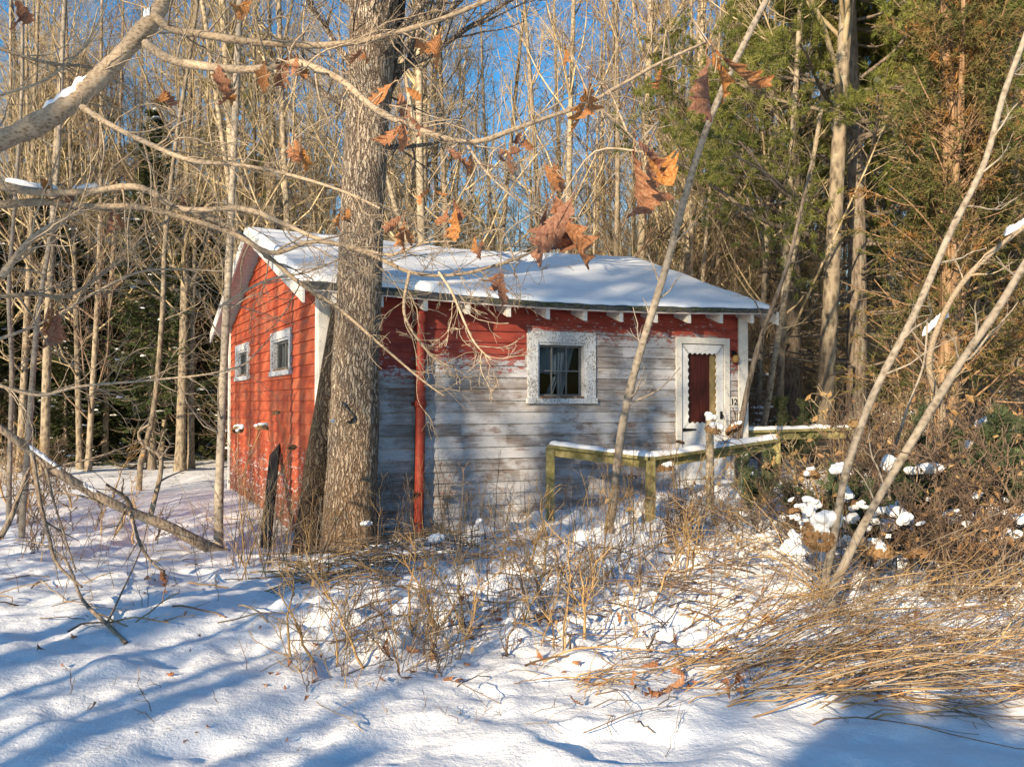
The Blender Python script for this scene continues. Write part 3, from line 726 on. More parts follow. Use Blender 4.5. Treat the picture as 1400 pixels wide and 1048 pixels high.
def dome(mb, c, r, h, rng, m=0):
    k = 7; th = np.arange(k) * 2 * pi / k
    q = rng.uniform(.75, 1.25, k); st = rng.uniform(.55, 1.0); a = rng.uniform(0, 6.28)
    V = []
    for (f, z) in ((1.0, 0), (.8, .6), (.4, .95)):
        for i in range(k):
            x, y = math.cos(th[i]) * r * f * q[i], math.sin(th[i]) * r * f * q[i] * st
            V.append((c[0] + x * math.cos(a) - y * math.sin(a), c[1] + x * math.sin(a) + y * math.cos(a), c[2] + h * z))
    V.append((c[0], c[1], c[2] + h)); V.append((c[0], c[1], c[2] - h * .4))
    Q = [(i * k + j, i * k + (j + 1) % k, (i + 1) * k + (j + 1) % k, (i + 1) * k + j) for i in range(2) for j in range(k)]
    mb.add(V, Q, [(2 * k + j, 2 * k + (j + 1) % k, 3 * k) for j in range(k)] + [(j, 3 * k + 1, (j + 1) % k) for j in range(k)], m)
def spruce(seed, H=8, Rm=1.7, bare=.12, snow=60, dens=1.0):
    rng = np.random.default_rng(seed)
    P = trunk_line(rng, H, .01, .02); R = flare(.012 * H * (1 - P[:, 2] / H) + .006, P, .012 * H, .4)
    tb = MB(); tb.tubes(P - np.array([0, 0, .15]), R, 8, cap=False)
    cb = MB(); z = .3; br = []
    while z < H * .97:
        f = z / H
        L = Rm * (1 - f) ** .75 * rng.uniform(.75, 1.1) * (1 if f > bare else rng.uniform(.35, .7))
        nb = rng.integers(5, 8)
        for k in range(nb):
            a = rng.uniform(0, 6.28); l = L * rng.uniform(.6, 1.15)
            t = np.linspace(0, 1, 7)
            rise = rng.uniform(-.25, .05) if f < .7 else rng.uniform(.1, .5)
            c = np.array([np.interp(z, P[:, 2], P[:, 0]), np.interp(z, P[:, 2], P[:, 1]), z])
            br.append((c + np.stack([np.cos(a) * l * t, np.sin(a) * l * t, l * (rise * t - .18 * np.sin(t * pi) * (f < .8))], 1), f < bare and rng.random() < .75))
        z += rng.uniform(.14, .24) * (H / 8) ** .5
    Pb = np.stack([q[0] for q in br]); dead = np.array([q[1] for q in br])
    tb.tubes(Pb, np.linspace(.016, .003, 7)[None].repeat(len(Pb), 0) * (H / 8), 4)
    live = Pb[~dead]; nb = len(live)
    npb = int(64 * dens)
    t = rng.uniform(.12, 1.0, (nb, npb)); f = t * 6; i = np.minimum(f.astype(int), 5); w = (f - i)[..., None]; m = np.arange(nb)[:, None]
    pos = live[m, i] * (1 - w) + live[m, i + 1] * w; tan = live[m, i + 1] - live[m, i]; tan /= np.linalg.norm(tan, axis=2, keepdims=True)
    side = np.cross(tan, [0, 0, 1.]); side /= np.linalg.norm(side, axis=2, keepdims=True) + 1e-9
    sg = rng.choice([-1., 1.], (nb, npb, 1))
    blen = np.linalg.norm(live[:, -1] - live[:, 0], axis=1)[:, None]
    off = rng.uniform(0, .34, (nb, npb, 1)) * (1.15 - t)[..., None] * blen[..., None] * sg
    pos = pos + side * off + np.stack([np.zeros_like(t), np.zeros_like(t), -np.abs(off[..., 0]) * .3], -1)
    d = tan * .8 + side * sg * rng.uniform(.2, 1.0, (nb, npb, 1)) + rng.normal(size=(nb, npb, 3)) * .33 - np.array([0, 0, .18])
    d = d.reshape(-1, 3); d /= np.linalg.norm(d, axis=1, keepdims=True)
    n = len(d); V, T = tri_fan(pos.reshape(-1, 3), d, rng.uniform(.10, .22, n), rng.uniform(.012, .030, n), rng)
    cb.add(V, tris=T)
    for k in range(snow):
        q = live[rng.integers(nb)]; u = rng.uniform(.45, 1); ii = min(int(u * 6), 5); c = q[ii] + np.array([0, 0, .03]) + rng.normal(size=3) * .06
        dome(cb, c, rng.uniform(.05, .15), rng.uniform(.025, .06), rng, 1)
    return [("trunk", tb.mesh("trunk", BARK_DARK)), ("crown", cb.mesh("crown", [NEEDLE_SPRUCE, SNOW], False))]
def pine(seed, H=14, z0=4.6, Rm=3.2, nb=70, tuft=26, nt=9, needle=NEEDLE_PINE, r=.19):
    rng = np.random.default_rng(seed)
    P = trunk_line(rng, H, .015, .05); R = flare(r * (1 - P[:, 2] / H) ** .8 + .01, P, r, .4)
    tb = MB(); tb.tubes(P - np.array([0, 0, .2]), R, 12)
    L1, Q1 = grow(rng, P[None], R[None], nb, z0 / H, .98, Rm, (62, 95), .34, 9, .18, .12, .65, .01, True)
    tb.tubes(L1, Q1, 6)
    Ld, Qd = grow(rng, P[None], R[None], 26, .12, z0 / H, Rm * .5, (70, 100), .2, 6, .2, -.02, .2, .006, True)
    tb.tubes(Ld, Qd, 4)                               # dead lower sticks
    L2, Q2 = grow(rng, L1, Q1, 9, .3, 1, .38, (30, 65), .5, 5, .25, .12, .4, .005)
    tb.tubes(L2, Q2, 4)
    tips = np.concatenate([L2[:, 2:].reshape(-1, 3), L1[:, -2:].reshape(-1, 3)])
    L3, Q3 = grow(rng, L2, Q2, nt // 2, .3, 1, .45, (25, 60), .6, 3, .2, .15, .2, .003)
    tb.tubes(L3, Q3, 3)
    ce = np.concatenate([L3[:, -1], L3[:, 1], L2[:, -1]]); dr = np.concatenate([L3[:, -1] - L3[:, 0], L3[:, -1] - L3[:, 0], L2[:, -1] - L2[:, -2]])
    dr /= np.linalg.norm(dr, axis=1, keepdims=True) + 1e-9
    n = len(ce) * tuft
    c = np.repeat(ce, tuft, 0) + rng.normal(size=(n, 3)) * .02; d = np.repeat(dr, tuft, 0) * .8 + rng.normal(size=(n, 3)) * .55; d[:, 2] -= .1
    d /= np.linalg.norm(d, axis=1, keepdims=True)
    V, T = tri_fan(c, d, rng.uniform(.09, .17, n), rng.uniform(.0045, .008, n), rng)
    cb = MB(); cb.add(V, tris=T)
    return [("trunk", tb.mesh("trunk", BARK_DARK)), ("crown", cb.mesh("crown", needle, False))]
def cedar(seed, H=9, Rm=1.4, r=.16, z0=.9, n_b=165):
    rng = np.random.default_rng(seed)
    P = trunk_line(rng, H, .05, .06); R = flare(r * (1 - P[:, 2] / H) ** .7 + .01, P, r, .5)
    tb = MB(); tb.tubes(P - np.array([0, 0, .2]), R, 12)
    P1, R1 = grow(rng, P[None], R[None], 3, .12, .35, H * .5, (10, 22), .7, 12, .06, .2, .1, absL=True); tb.tubes(P1, R1, 9)
    A, B = grow(rng, P[None], R[None], n_b, z0 / H, .99, Rm, (45, 85), .16, 7, .25, .10, .55, .005, True)
    A2, B2 = grow(rng, P1, R1, n_b // 4, .2, .99, Rm * .8, (45, 85), .2, 7, .25, .1, .5, .005, True)
    A = np.concatenate([A, A2]); B = np.concatenate([B, B2]); tb.tubes(A, B, 4)
    L2, Q2 = grow(rng, A, B, 8, .15, 1, .42, (25, 70), .5, 5, .3, -.05, .3, .003); cb = MB()
    tb.tubes(L2, Q2, 3)
    k = 26; M = len(L2)
    t = rng.random((M, k)); f = t * 4; i = np.minimum(f.astype(int), 3); w = (f - i)[..., None]; m = np.arange(M)[:, None]
    pos = (L2[m, i] * (1 - w) + L2[m, i + 1] * w).reshape(-1, 3); tan = (L2[m, i + 1] - L2[m, i]).reshape(-1, 3); tan /= np.linalg.norm(tan, axis=1, keepdims=True)
    d = tan * .7 + rng.normal(size=tan.shape) * .6; d[:, 2] -= .15; d /= np.linalg.norm(d, axis=1, keepdims=True); n = len(d)
    keep = vn(pos[:, 0] * 2.2 + pos[:, 2] * 1.3, pos[:, 1] * 2.2 + pos[:, 2], 21) > -.22
    pos, d = pos[keep], d[keep]; n = len(d)
    V, T = tri_fan(pos, d, rng.uniform(.05, .13, n), rng.uniform(.005, .012, n), rng); cb.add(V, tris=T)
    return [("trunk", tb.mesh("trunk", BARK_CEDAR)), ("crown", cb.mesh("crown", NEEDLE_CEDAR, False))]
def thicket(seed, H=2.6, n=9, leaves=0, mat=TWIG_TAN, snow=0, spread=.5, tw=6):
    rng = np.random.default_rng(seed)
    base = np.zeros((n, 8, 3)); R = np.zeros((n, 8))
    for k in range(n):
        a = rng.uniform(0, 6.28); l = H * rng.uniform(.5, 1.1); t = np.linspace(0, 1, 8); s = rng.uniform(.1, spread)
        o = rng.uniform(-.35, .35, 2)
        base[k] = np.stack([o[0] + np.cos(a) * s * l * t ** 1.5, o[1] + np.sin(a) * s * l * t ** 1.5, l * t - .1], 1) + np.cumsum(rng.normal(size=(8, 3)) * .02, 0)
        R[k] = rng.uniform(.006, .015) * (1 - .75 * t)
    b = MB(); b.tubes(base, R, 5)
    A, B = grow(rng, base, R, 8, .15, .98, .42, (25, 65), .55, 6, .3, .12, .4, .003); b.tubes(A, B, 4)
    A2, B2 = grow(rng, A, B, tw, .1, .98, .5, (25, 65), .6, 4, .35, .06, .3, .0025 if tw > 4 else .0015); b.tubes(A2, B2, 3)
    pts = A[:, 2:5].reshape(-1, 3)
    for k in range(snow): dome(b, pts[rng.integers(len(pts))], rng.uniform(.03, .10), rng.uniform(.02, .05), rng, 1)
    parts = [("stem", b.mesh("stem", [mat, SNOW]))]
    if leaves:
        q = MB(); pts = A2[:, 1:].reshape(-1, 3); pts = pts[rng.integers(0, len(pts), leaves)] ; N = len(pts)
        d = rng.normal(size=(N, 3)); d[:, 2] -= .7; d /= np.linalg.norm(d, axis=1, keepdims=True)
        s = np.cross(d, rng.normal(size=(N, 3))); s /= np.linalg.norm(s, axis=1, keepdims=True)
        L = rng.uniform(.05, .09, (N, 1)); nrm = np.cross(d, s)
        V = np.stack([pts, pts + d * L * .5 + s * L * .28 + nrm * .008, pts + d * L, pts + d * L * .5 - s * L * .28 + nrm * .008], 1).reshape(-1, 3)
        q.add(V, np.arange(N * 4).reshape(-1, 4)); parts.append(("foliage", q.mesh("foliage", LEAF_TAN, False)))
    return parts

def place(name, parts, loc, rz=0, s=1.0, lean=(0, 0), sz=None):
    r = thing(name, None, None, loc)
    r.rotation_euler = (lean[1], lean[0], rz)
    r.scale = (s, s, sz or s)
    for pn, me in parts: link(pn, me, r)
    return r

BARES = [bare_tree(11, 17, .105), bare_tree(12, 15, .07, low=.14), bare_tree(13, 18, .12, True), bare_tree(14, 13, .05, low=.08, dens=.9), bare_tree(15, 16, .085, low=.18, bark=BARK_PALE),
         bare_tree(16, 17, .105, True, bark=BARK_PALE), bare_tree(17, 14, .06, low=.07, twig=TWIG_DARK)]
SPRUCES = [spruce(21, 8, 1.7), spruce(22, 7, 1.5, .3), spruce(23, 9.5, 1.9, .2), spruce(24, 5.5, 1.4, .05)]
PINES = [pine(31, 14, 3.6, 3.9, 76, 30, 12), pine(32, 15, 4.6, 3.2, 68, 28, 11)]
THICKETS = [thicket(41, 2.8, 9, 160), thicket(42, 2.4, 10, 0, TWIG_TAN, 40), thicket(43, 3.2, 8, 320), thicket(44, 2.0, 12, 0, TWIG_DARK, 30, .9)]

# ------------------------------------------------------------------ forest
def zone(px):
    if px < 120: return "at the far left edge of the woods"
    if px < 300: return "in the woods left of the red gable"
    if px < 560: return "above the left end of the snowy roof"
    if px < 800: return "above the middle of the snowy roof"
    if px < 1050: return "above the right slope of the snowy roof"
    if px < 1230: return "right of the cabin behind the low rail"
    return "at the far right edge of the woods"
used = []
def free(x, y, d):
    for (a, b_, e) in used:
        if (a - x) ** 2 + (b_ - y) ** 2 < (d + e) ** 2: return False
    lx_ = cu * (x - CAB_O[0]) + su * (y - CAB_O[1]); ly = -su * (x - CAB_O[0]) + cu * (y - CAB_O[1])
    return not (-1.5 < lx_ < CAB_L + 1.3 and -4 < ly < CAB_D + 1.6)
FR = np.random.default_rng(77)
# trunks one can pick out: px at the base, depth, template, scale, lean in px over the height of the picture, label
picked = [
    (262, 22, 0, .72, -6, "straight grey trunk standing nearest the back corner of the red gable"),
    (247, 21.5, 2, .95, 20, "stout dark forked tree behind the snowy oak limb at upper left"),
    (145, 24, 6, 1.1, -10, "thin dark tree between the left spruces and the pale forked tree"),
    (62, 20, 0, .9, 12, "upright grey tree with a dark trunk near the left edge"),
    (20, 23, 1, 1.0, 5, "slim tan tree just inside the left edge of the picture"),
    (205, 27, 4, .8, -14, "pale slim tree rising behind the left spruces"),
    (408, 21, 1, 1.25, -8, "tan tree directly left of the big oak trunk, behind the roof"),
    (592, 21, 5, 1.1, 10, "pale forked tree directly right of the big oak trunk"),
    (575, 23, 2, .95, -10, "grey forked tree hiding behind the right edge of the oak trunk"),
    (655, 24, 1, 1.1, 60, "slim tree leaning right against the open blue sky"),
    (690, 26, 3, 1.3, 70, "very thin tree leaning right across the blue sky gap"),
    (745, 23, 0, .9, 8, "straight grey tree above the middle of the roof ridge"),
    (772, 21, 4, 1.05, -4, "pale straight tree behind the hanging oak leaves above the ridge"),
    (838, 20.5, 6, 1.15, -16, "dark crooked tree where the roof ridge ends"),
    (868, 21, 4, 1.25, 18, "pale birch rising behind the right end of the roof ridge"),
    (930, 24, 0, .9, 20, "grey tree behind the leaning pale pole above the right roof slope"),
    (1122, 15.6, 0, 1.3, 34, "thick sunlit tan trunk standing behind the right rail"),
    (1062, 16.5, 3, 1.2, 48, "thin tan tree leaning right beside the cabin's right corner"),
    (1032, 18, 1, .85, 30, "slender tan tree behind the cabin's right corner board"),
    (1392, 17, 2, 1.35, -10, "thick tree cut off by the right edge of the picture"),
    (330, 24, 3, 1.3, -5, "thin tree showing above the gable peak"),
    (508, 26, 1, 1.2, 4, "tree half hidden behind the big oak trunk"),
]
for (px, Y, t, s, ln, lab) in picked:
    x = (px - 700) / FPX * Y; z = float(gz(x, Y))
    o = place("bare_tree", BARES[t], (x, Y, z), FR.uniform(0, 6.28), s, (ln / 560.0, FR.uniform(-.02, .02)))
    tag(o, lab, "tree"); used.append((x, Y, .5))
KIND = ["grey straight bare tree", "slim tan bare tree", "grey forked bare tree", "thin spindly bare tree", "pale birch-like bare tree", "pale forked bare tree", "thin dark bare tree"]
cnt = 0
for _ in range(4000):
    if cnt >= 215: break
    Y = math.sqrt(FR.uniform(17 ** 2, 46 ** 2)); px = FR.uniform(-100, 1500)
    if px < 330 and Y < 21: continue
    thin = px < 330 and Y < 32
    if 600 < px < 770 and FR.random() < .6: continue
    x = (px - 700) / FPX * Y
    if not free(x, Y, .35): continue
    t = int(FR.choice([1, 3, 6])) if thin else int(FR.choice(7, p=[.13, .24, .08, .24, .12, .05, .14])); used.append((x, Y, .35)); cnt += 1
    s = FR.uniform(.75, 1.2)
    o = place("bare_tree", BARES[t], (x, Y, float(gz(x, Y))), FR.uniform(0, 6.28), s, (FR.normal() * .045, FR.normal() * .03))
    zn = zone(px); dp = "deep" if Y > 36 else "midway back" if Y > 26 else "close behind"
    dph = {"deep": "far back", "midway back": "midway back", "close behind": "near the front"}[dp]
    tag(o, f"{KIND[t]} {dph} {zn}", "tree", f"{dph} bare trees {zn}")
# the forest further off, one mass
def far_woods():
    rng = np.random.default_rng(5); b = MB(); tw = MB()
    n = 620
    Y = np.sqrt(rng.uniform(44 ** 2, 105 ** 2, n)); X = (rng.uniform(-250, 1650, n) - 700) / FPX * Y; Z0 = gz(X, Y)
    t = np.linspace(0, 1, 8); H = rng.uniform(9, 18, n)
    P = np.stack([X[:, None] + (rng.normal(size=n) * .5)[:, None] * t, Y[:, None] + 0 * t, Z0[:, None] + H[:, None] * t - .2], -1)
    R = rng.uniform(.05, .14, n)[:, None] * (1 - .85 * t)
    b.tubes(P, R, 5)
    A, B = grow(rng, P, R, 18, .12, .98, 4.0, (28, 55), .4, 5, .25, .25, .5, .012, True); b.tubes(A, B, 3, 1)
    A2, B2 = grow(rng, A, B, 6, .1, .95, .5, (25, 60), .6, 4, .3, .1, .4, .008); b.tubes(A2, B2, 3, 1)
    tag(b.build("far_woods", [BARK_GREY, TWIG_TAN]), "far bare woods closing the view behind all the nearer trees", "woods", kind="stuff")
far_woods()
SPK = ["full young spruce", "ragged open spruce", "tall dark spruce", "small dense spruce"]
cnt = 0
for _ in range(3000):
    if cnt >= 46: break
    Y = FR.uniform(21, 36); px = FR.uniform(-100, 315)
    if px > 240 and Y < 25: continue
    x = (px - 700) / FPX * Y
    if not free(x, Y, .5): continue
    t = int(FR.integers(4)); used.append((x, Y, .6)); cnt += 1
    o = place("spruce_tree", SPRUCES[t], (x, Y, float(gz(x, Y))), FR.uniform(0, 6.28), FR.uniform(.75, 1.15))
    dph = "front row" if Y < 26 else "middle row" if Y < 31 else "back row"; zn = zone(px)
    tag(o, f"{SPK[t]} in the {dph} {zn}", "spruce", f"{dph} spruces {zn}")
# sunlit evergreens behind the roof and to the right
for (px, Y, kind, t, s, lab) in [
    (930, 27, 's', 0, .85, "sunlit spruce behind the right end of the roof ridge"), (985, 30, 's', 2, .8, "sunlit spruce above the middle of the right roof slope"),
    (700, 44, 's', 2, .9, "far sunlit spruce above the centre of the roof ridge"), (560, 40, 's', 0, 1.0, "far spruce right beside the oak trunk above the roof"),
    (820, 46, 's', 2, .95, "far sunlit spruce left of the end of the roof ridge"), (1080, 34, 's', 0, .9, "spruce between the cabin corner and the thick tan trunk"),
    (1195, 26, 's', 1, .9, "spruce behind the dark pine trunk right of the rail"), (1330, 22, 's', 3, .9, "small spruce behind the shaggy cedar"),
    (430, 46, 's', 2, 1.0, "far spruce left of the oak trunk above the roof"), (1015, 44, 's', 0, 1.1, "far spruce above the right end of the eave"),
    (1166, 16.4, 'p', 0, 1.0, "tall pine with a dark trunk and hanging green boughs right of the cabin"),
    (1330, 18.5, 'p', 1, .95, "pine with bright boughs behind the rusty cedar at right"),
    (1085, 18.5, 'p', 1, .95, "pine with drooping sunlit boughs left of the thick tan trunk"), (1395, 14.8, 'p', 1, .9, "pine with loose boughs in the upper right corner"),
    (1060, 25, 'p', 1, .85, "pine showing loose boughs above the leaning pole"),
    (330, 33, 'p', 1, 1.0, "tall pine whose thin boughs show above the gable peak"), (110, 36, 'p', 0, 1.05, "tall pine with thin boughs behind the snowy limb at upper left"),
    (640, 52, 'p', 0, .9, "far pine standing deep behind the middle of the roof"), (920, 50, 'p', 1, .9, "far pine deep behind the right roof slope")]:
    x = (px - 700) / FPX * Y
    o = place("spruce_tree" if kind == 's' else "pine_tree", (SPRUCES if kind == 's' else PINES)[t], (x, Y, float(gz(x, Y))), FR.uniform(0, 6.28), s)
    tag(o, lab, "spruce" if kind == 's' else "pine"); used.append((x, Y, .5))
BUSHY = pine(35, 8, 1.2, 2.3, 80, 26, 10, NEEDLE_PINE, .10)
for (px, Y, s, lab) in [(585, 34, .9, "bushy sunlit pine just right of the oak trunk above the roof"), (660, 30, .7, "low bushy pine peeping over the left half of the ridge"), (735, 36, .9, "bushy pine over the middle of the ridge"), (800, 31, .75, "bushy pine left of where the ridge ends"), (905, 33, .95, "bushy sunlit pine past the ridge end"),
                        (960, 26, .8, "bushy green pine above the right roof slope by the leaning pole"), (1010, 36, 1.0, "bushy pine above the right end of the eave"), (1095, 29, .8, "bushy pine between the golden stem and the thick tan trunk"), (370, 36, 1.0, "bushy pine left of the oak trunk over the gable"), (300, 42, 1.1, "bushy far pine left of the gable peak")]:
    x = (px - 700) / FPX * Y
    o = place("pine_tree", BUSHY, (x, Y, float(gz(x, Y))), FR.uniform(0, 6.28), s, (FR.normal() * .03, 0)); tag(o, lab, "pine"); used.append((x, Y, .5))
CEDAR = cedar(51)
for (px, Y, s, ln, rz, lab) in [(1290, 12.6, 1.0, -.06, .4, "shaggy cedar with rusty brown and green foliage on the right"), (1420, 14.5, .9, .0, 2.2, "rusty cedar half out of the picture at the right edge")]:
    x = (px - 700) / FPX * Y
    o = place("cedar_tree", CEDAR, (x, Y, float(gz(x, Y))), rz, s, (ln, 0)); tag(o, lab, "cedar"); used.append((x, Y, .5))
WHIPS = [thicket(45, 6.0, 6, 0, TWIG_TAN, 0, .22), thicket(46, 5.0, 7, 120, TWIG_TAN, 0, .25), thicket(47, 7.0, 5, 0, TWIG_DARK, 0, .18)]
WK = ["clump of thin pale whips", "clump of whips holding tan leaves", "clump of tall dark whips"]
cnt = 0
for _ in range(3000):
    if cnt >= 95: break
    Y = FR.uniform(17.5, 36); px = FR.uniform(-100, 1480)
    if px < 330 and (Y < 27 or FR.random() < .8): continue
    x = (px - 700) / FPX * Y
    if not free(x, Y, .25): continue
    t = int(FR.integers(3)); cnt += 1; used.append((x, Y, .25))
    o = place("sapling_clump", WHIPS[t], (x, Y, float(gz(x, Y))), FR.uniform(0, 6.28), FR.uniform(.8, 1.3))
    dph = "near" if Y < 25 else "far"; zn = zone(px); tag(o, f"{WK[t]} {dph} {zn}", "sapling", f"{dph} sapling clumps {zn}")
TK = ["leafy tan bush", "bare snow-dusted bush", "tall bush with withered tan leaves", "low dark snow-dusted bush"]
cnt = 0
for _ in range(3000):
    if cnt >= 85: break
    right = FR.random() < .5
    Y = FR.uniform(15.5, 30) if right else FR.uniform(20, 36)
    px = FR.uniform(1020, 1480) if right else FR.uniform(-120, 1050)
    if px < 330 and FR.random() < .6: continue
    x = (px - 700) / FPX * Y
    if not free(x, Y, .2): continue
    t = int(FR.integers(4)); cnt += 1
    o = place("forest_bush", THICKETS[t], (x, Y, float(gz(x, Y))), FR.uniform(0, 6.28), FR.uniform(.7, 1.25)); used.append((x, Y, .2))
    dph = "near" if Y < 23 else "far"; zn = zone(px)
    tag(o, f"{TK[t]} {dph} {zn}", "bush", f"{dph} bushes {zn}")

# ------------------------------------------------------------------ big twin-trunk oak in front of the cabin corner
def px_line(pts, Y0, Y1, n=24):                       # pixel polyline -> points at depths running from Y0 to Y1
    Q = spline(np.array(pts, float), n)
    return np.array([at(a, c, Y0 + (Y1 - Y0) * i / (n - 1)) for i, (a, c) in enumerate(Q)])
def trunk_mesh(mb, P, R, sides=40, seed=0, furrow=.05):   # tube with furrowed bark relief and root flare
    rng = np.random.default_rng(seed)
    N = len(P); T = np.gradient(P, axis=0); T /= np.linalg.norm(T, axis=1, keepdims=True)
    th = np.arange(sides) * 2 * pi / sides
    b1 = np.cross(T, [0, 1., 0]); b1 /= np.linalg.norm(b1, axis=1, keepdims=True); b2 = np.cross(T, b1)
    zz = np.linspace(0, 1, N)[:, None] * np.ones((1, sides)); tt = th[None] * np.ones((N, 1))
    cx_, cy_ = np.cos(tt) * 3.2, np.sin(tt) * 3.2
    rel = (1 + furrow * (np.abs(vn(cx_ * 3.1 + 7, cy_ * 3.1 + zz * 9, seed)) * 2 - .5) + furrow * 1.2 * vn(cx_ * .5, cy_ * .5 + zz * 5, seed + 3))
    rr = R[:, None] * rel
    ring = P[:, None, :] + rr[..., None] * (np.cos(tt)[..., None] * b1[:, None, :] + np.sin(tt)[..., None] * b2[:, None, :])
    idx = np.arange(N * sides).reshape(N, sides); nx = np.roll(idx, -1, 1)
    mb.add(ring.reshape(-1, 3), np.stack([idx[:-1], nx[:-1], nx[1:], idx[1:]], -1).reshape(-1, 4))
oak_base = ground_at(478, 748)
OY = oak_base[1]
oak = thing("oak_tree", "big twin-trunk oak with deeply furrowed bark standing before the cabin corner", "oak", (0, 0, 0))
OY -= .12
P = px_line([(476, 790), (477, 755), (478, 700), (481, 640), (484, 580), (486, 500), (491, 400), (495, 300), (500, 200), (506, 100), (512, 0), (518, -120), (526, -260)], OY, OY, 140)
wpx = np.interp(np.linspace(0, 12, 140), range(13), [96, 84, 73, 70, 68, 65, 62, 60, 60, 62, 64, 62, 58])
b = MB(); trunk_mesh(b, P, wpx * OY / FPX / 2, 56, 3, .055); tag(b.build("trunk", BARK_OAK, oak), "upright sunlit trunk of the pair")
P2 = px_line([(424, 785), (428, 752), (435, 690), (443, 620), (453, 560), (464, 490), (478, 410), (492, 320), (504, 220), (515, 120), (530, 20), (542, -100), (552, -220)], OY + .10, OY + .16, 140)
w2 = np.interp(np.linspace(0, 12, 140), range(13), [70, 58, 50, 46, 44, 43, 43, 43, 43, 44, 44, 42, 40])
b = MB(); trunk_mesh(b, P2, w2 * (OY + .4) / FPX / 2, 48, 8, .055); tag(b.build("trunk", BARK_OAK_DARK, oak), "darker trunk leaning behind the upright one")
# burl and cut stub low on the trunk
rg = np.random.default_rng(3)
cr = MB()
A, B = grow(rg, np.stack([P[90:], P2[90:]]), np.stack([wpx[90:] * OY / FPX / 2, w2[90:] * OY / FPX / 2]), 12, .1, .98, 2.6, (45, 80), .25, 9, .25, .2, .4, .008, True, rmax=.05)
cr.tubes(A, B, 6); A2, B2 = grow(rg, A, B, 8, .15, .95, .45, (25, 60), .5, 6, .3, .1, .5, .004); cr.tubes(A2, B2, 4)
A3, B3 = grow(rg, A2, B2, 5, .1, .95, .5, (25, 60), .6, 4, .3, .1, .5, .003); cr.tubes(A3, B3, 3)
cr.build("crown", BARK_OAK, oak)
b = MB(); q = px_line([(478, 572), (470, 562), (462, 550)], OY - .30, OY - .36, 5); b.tubes(q, np.array([.07, .065, .06, .05, .045]), 10, cap=True); b.build("branch_stub", BARK_OAK, oak)

# ------------------------------------------------------------------ near oak limb with withered leaves, rooted just outside the left edge
limbtree = thing("oak_sapling", "young oak reaching in from the left with long limbs of withered brown leaves", "oak", (0, 0, 0))
LR = np.random.default_rng(9)
root = np.array([-4.15, 4.75, float(gz(-4.15, 4.75)) - .1])
a0 = at(-70, 212, 4.7)
stem_pts = spline([root, root + [.05, 0, 1.0], (root + a0) / 2 + [-.12, 0, .35], a0], 20)
b = MB(); b.tubes(stem_pts, np.linspace(.095, .066, 20), 14); b.build("trunk", BARK_LIMB, limbtree)
twig_seeds = []
def limb(pts, Y0, Y1, w0, w1, n=40, twigs=0, tl=.45, sides=10, name="limb", mat=BARK_LIMB, parent=None):
    P = px_line(pts, Y0, Y1, n); Ys = np.linspace(Y0, Y1, n)
    R = np.linspace(w0, w1, n) * Ys / FPX / 2
    R = R * (1 + .05 * np.sin(np.linspace(0, 31, n)) + .05 * LR.normal(size=n))
    b = MB(); b.tubes(P, R, sides)
    if twigs:
        A, B = grow(LR, P[None], R[None], int(twigs * 1.7), .05, .98, tl * 1.15, (25, 65), .45, 9, .38, -.02, .3, .0015, True, rmax=.006); b.tubes(A, B, 4)
        A2, B2 = grow(LR, A, B, 4, .2, .95, .5, (25, 60), .65, 6, .38, .0, .3, .0011); b.tubes(A2, B2, 3)
        A3, B3 = grow(LR, A2, B2, 2, .2, .95, .5, (25, 60), .7, 4, .35, .0, .3, .0009); b.tubes(A3, B3, 3)
    b.build(name, mat, parent or limbtree); twig_seeds.append(P); return P
limb([(-70, 212), (0, 192), (60, 165), (110, 130), (150, 92), (190, 48), (215, 18), (240, -40), (262, -120)], 4.7, 5.0, 31, 21, 60, 6)
LIMB0 = twig_seeds[-1]
limb([(212, 22), (235, 40), (275, 47), (340, 57), (400, 61), (440, 62), (490, 57), (540, 45), (590, 31), (640, 12), (690, -10)], 4.88, 3.7, 12, 6, 50, 12)
limb([(200, 60), (235, 82), (290, 92), (345, 95), (400, 86), (430, 93), (470, 112), (510, 147), (560, 172), (620, 192), (660, 192), (700, 178), (745, 162), (800, 143), (850, 116), (905, 85), (965, 58)], 4.85, 2.3, 13, 4, 80, 16, .4)
limb([(112, 146), (150, 170), (200, 195), (260, 219), (330, 226), (400, 240), (470, 262), (520, 285)], 4.75, 4.0, 9, 3, 50, 14, .5)
limb([(250, 286), (307, 307), (360, 345), (410, 387), (462, 421), (519, 470), (573, 516), (607, 541)], 5.0, 4.0, 8, 2, 50, 10, .35)
limb([(-20, 252), (60, 263), (120, 262), (190, 256), (250, 286), (330, 285), (384, 304), (433, 326), (468, 335), (508, 344), (538, 348), (580, 332), (625, 330)], 5.2, 3.4, 11, 2.5, 60, 18, .5)
limb([(-20, 282), (60, 276), (120, 282), (190, 283), (260, 300), (320, 320), (372, 346), (430, 330), (500, 345), (560, 372), (620, 376), (680, 362), (725, 345), (748, 322)], 5.3, 2.9, 10, 3, 60, 20, .4)
limb([(600, 372), (618, 400), (635, 440), (650, 470), (672, 492)], 3.2, 3.1, 4, 2, 20, 6, .22)
limb([(560, 372), (552, 420), (562, 450), (590, 485), (620, 503)], 3.4, 3.3, 5, 2, 20, 6, .22)
limb([(640, 200), (665, 235), (700, 268), (735, 290), (760, 300)], 3.2, 2.6, 4, 2.2, 20, 6, .25)
limb([(810, 140), (835, 160), (862, 185), (880, 208)], 2.75, 2.3, 3.5, 2.2, 16, 3, .15)
limb([(0, 380), (40, 330), (75, 305), (115, 288)], 4.6, 4.8, 11, 4, 24, 6)
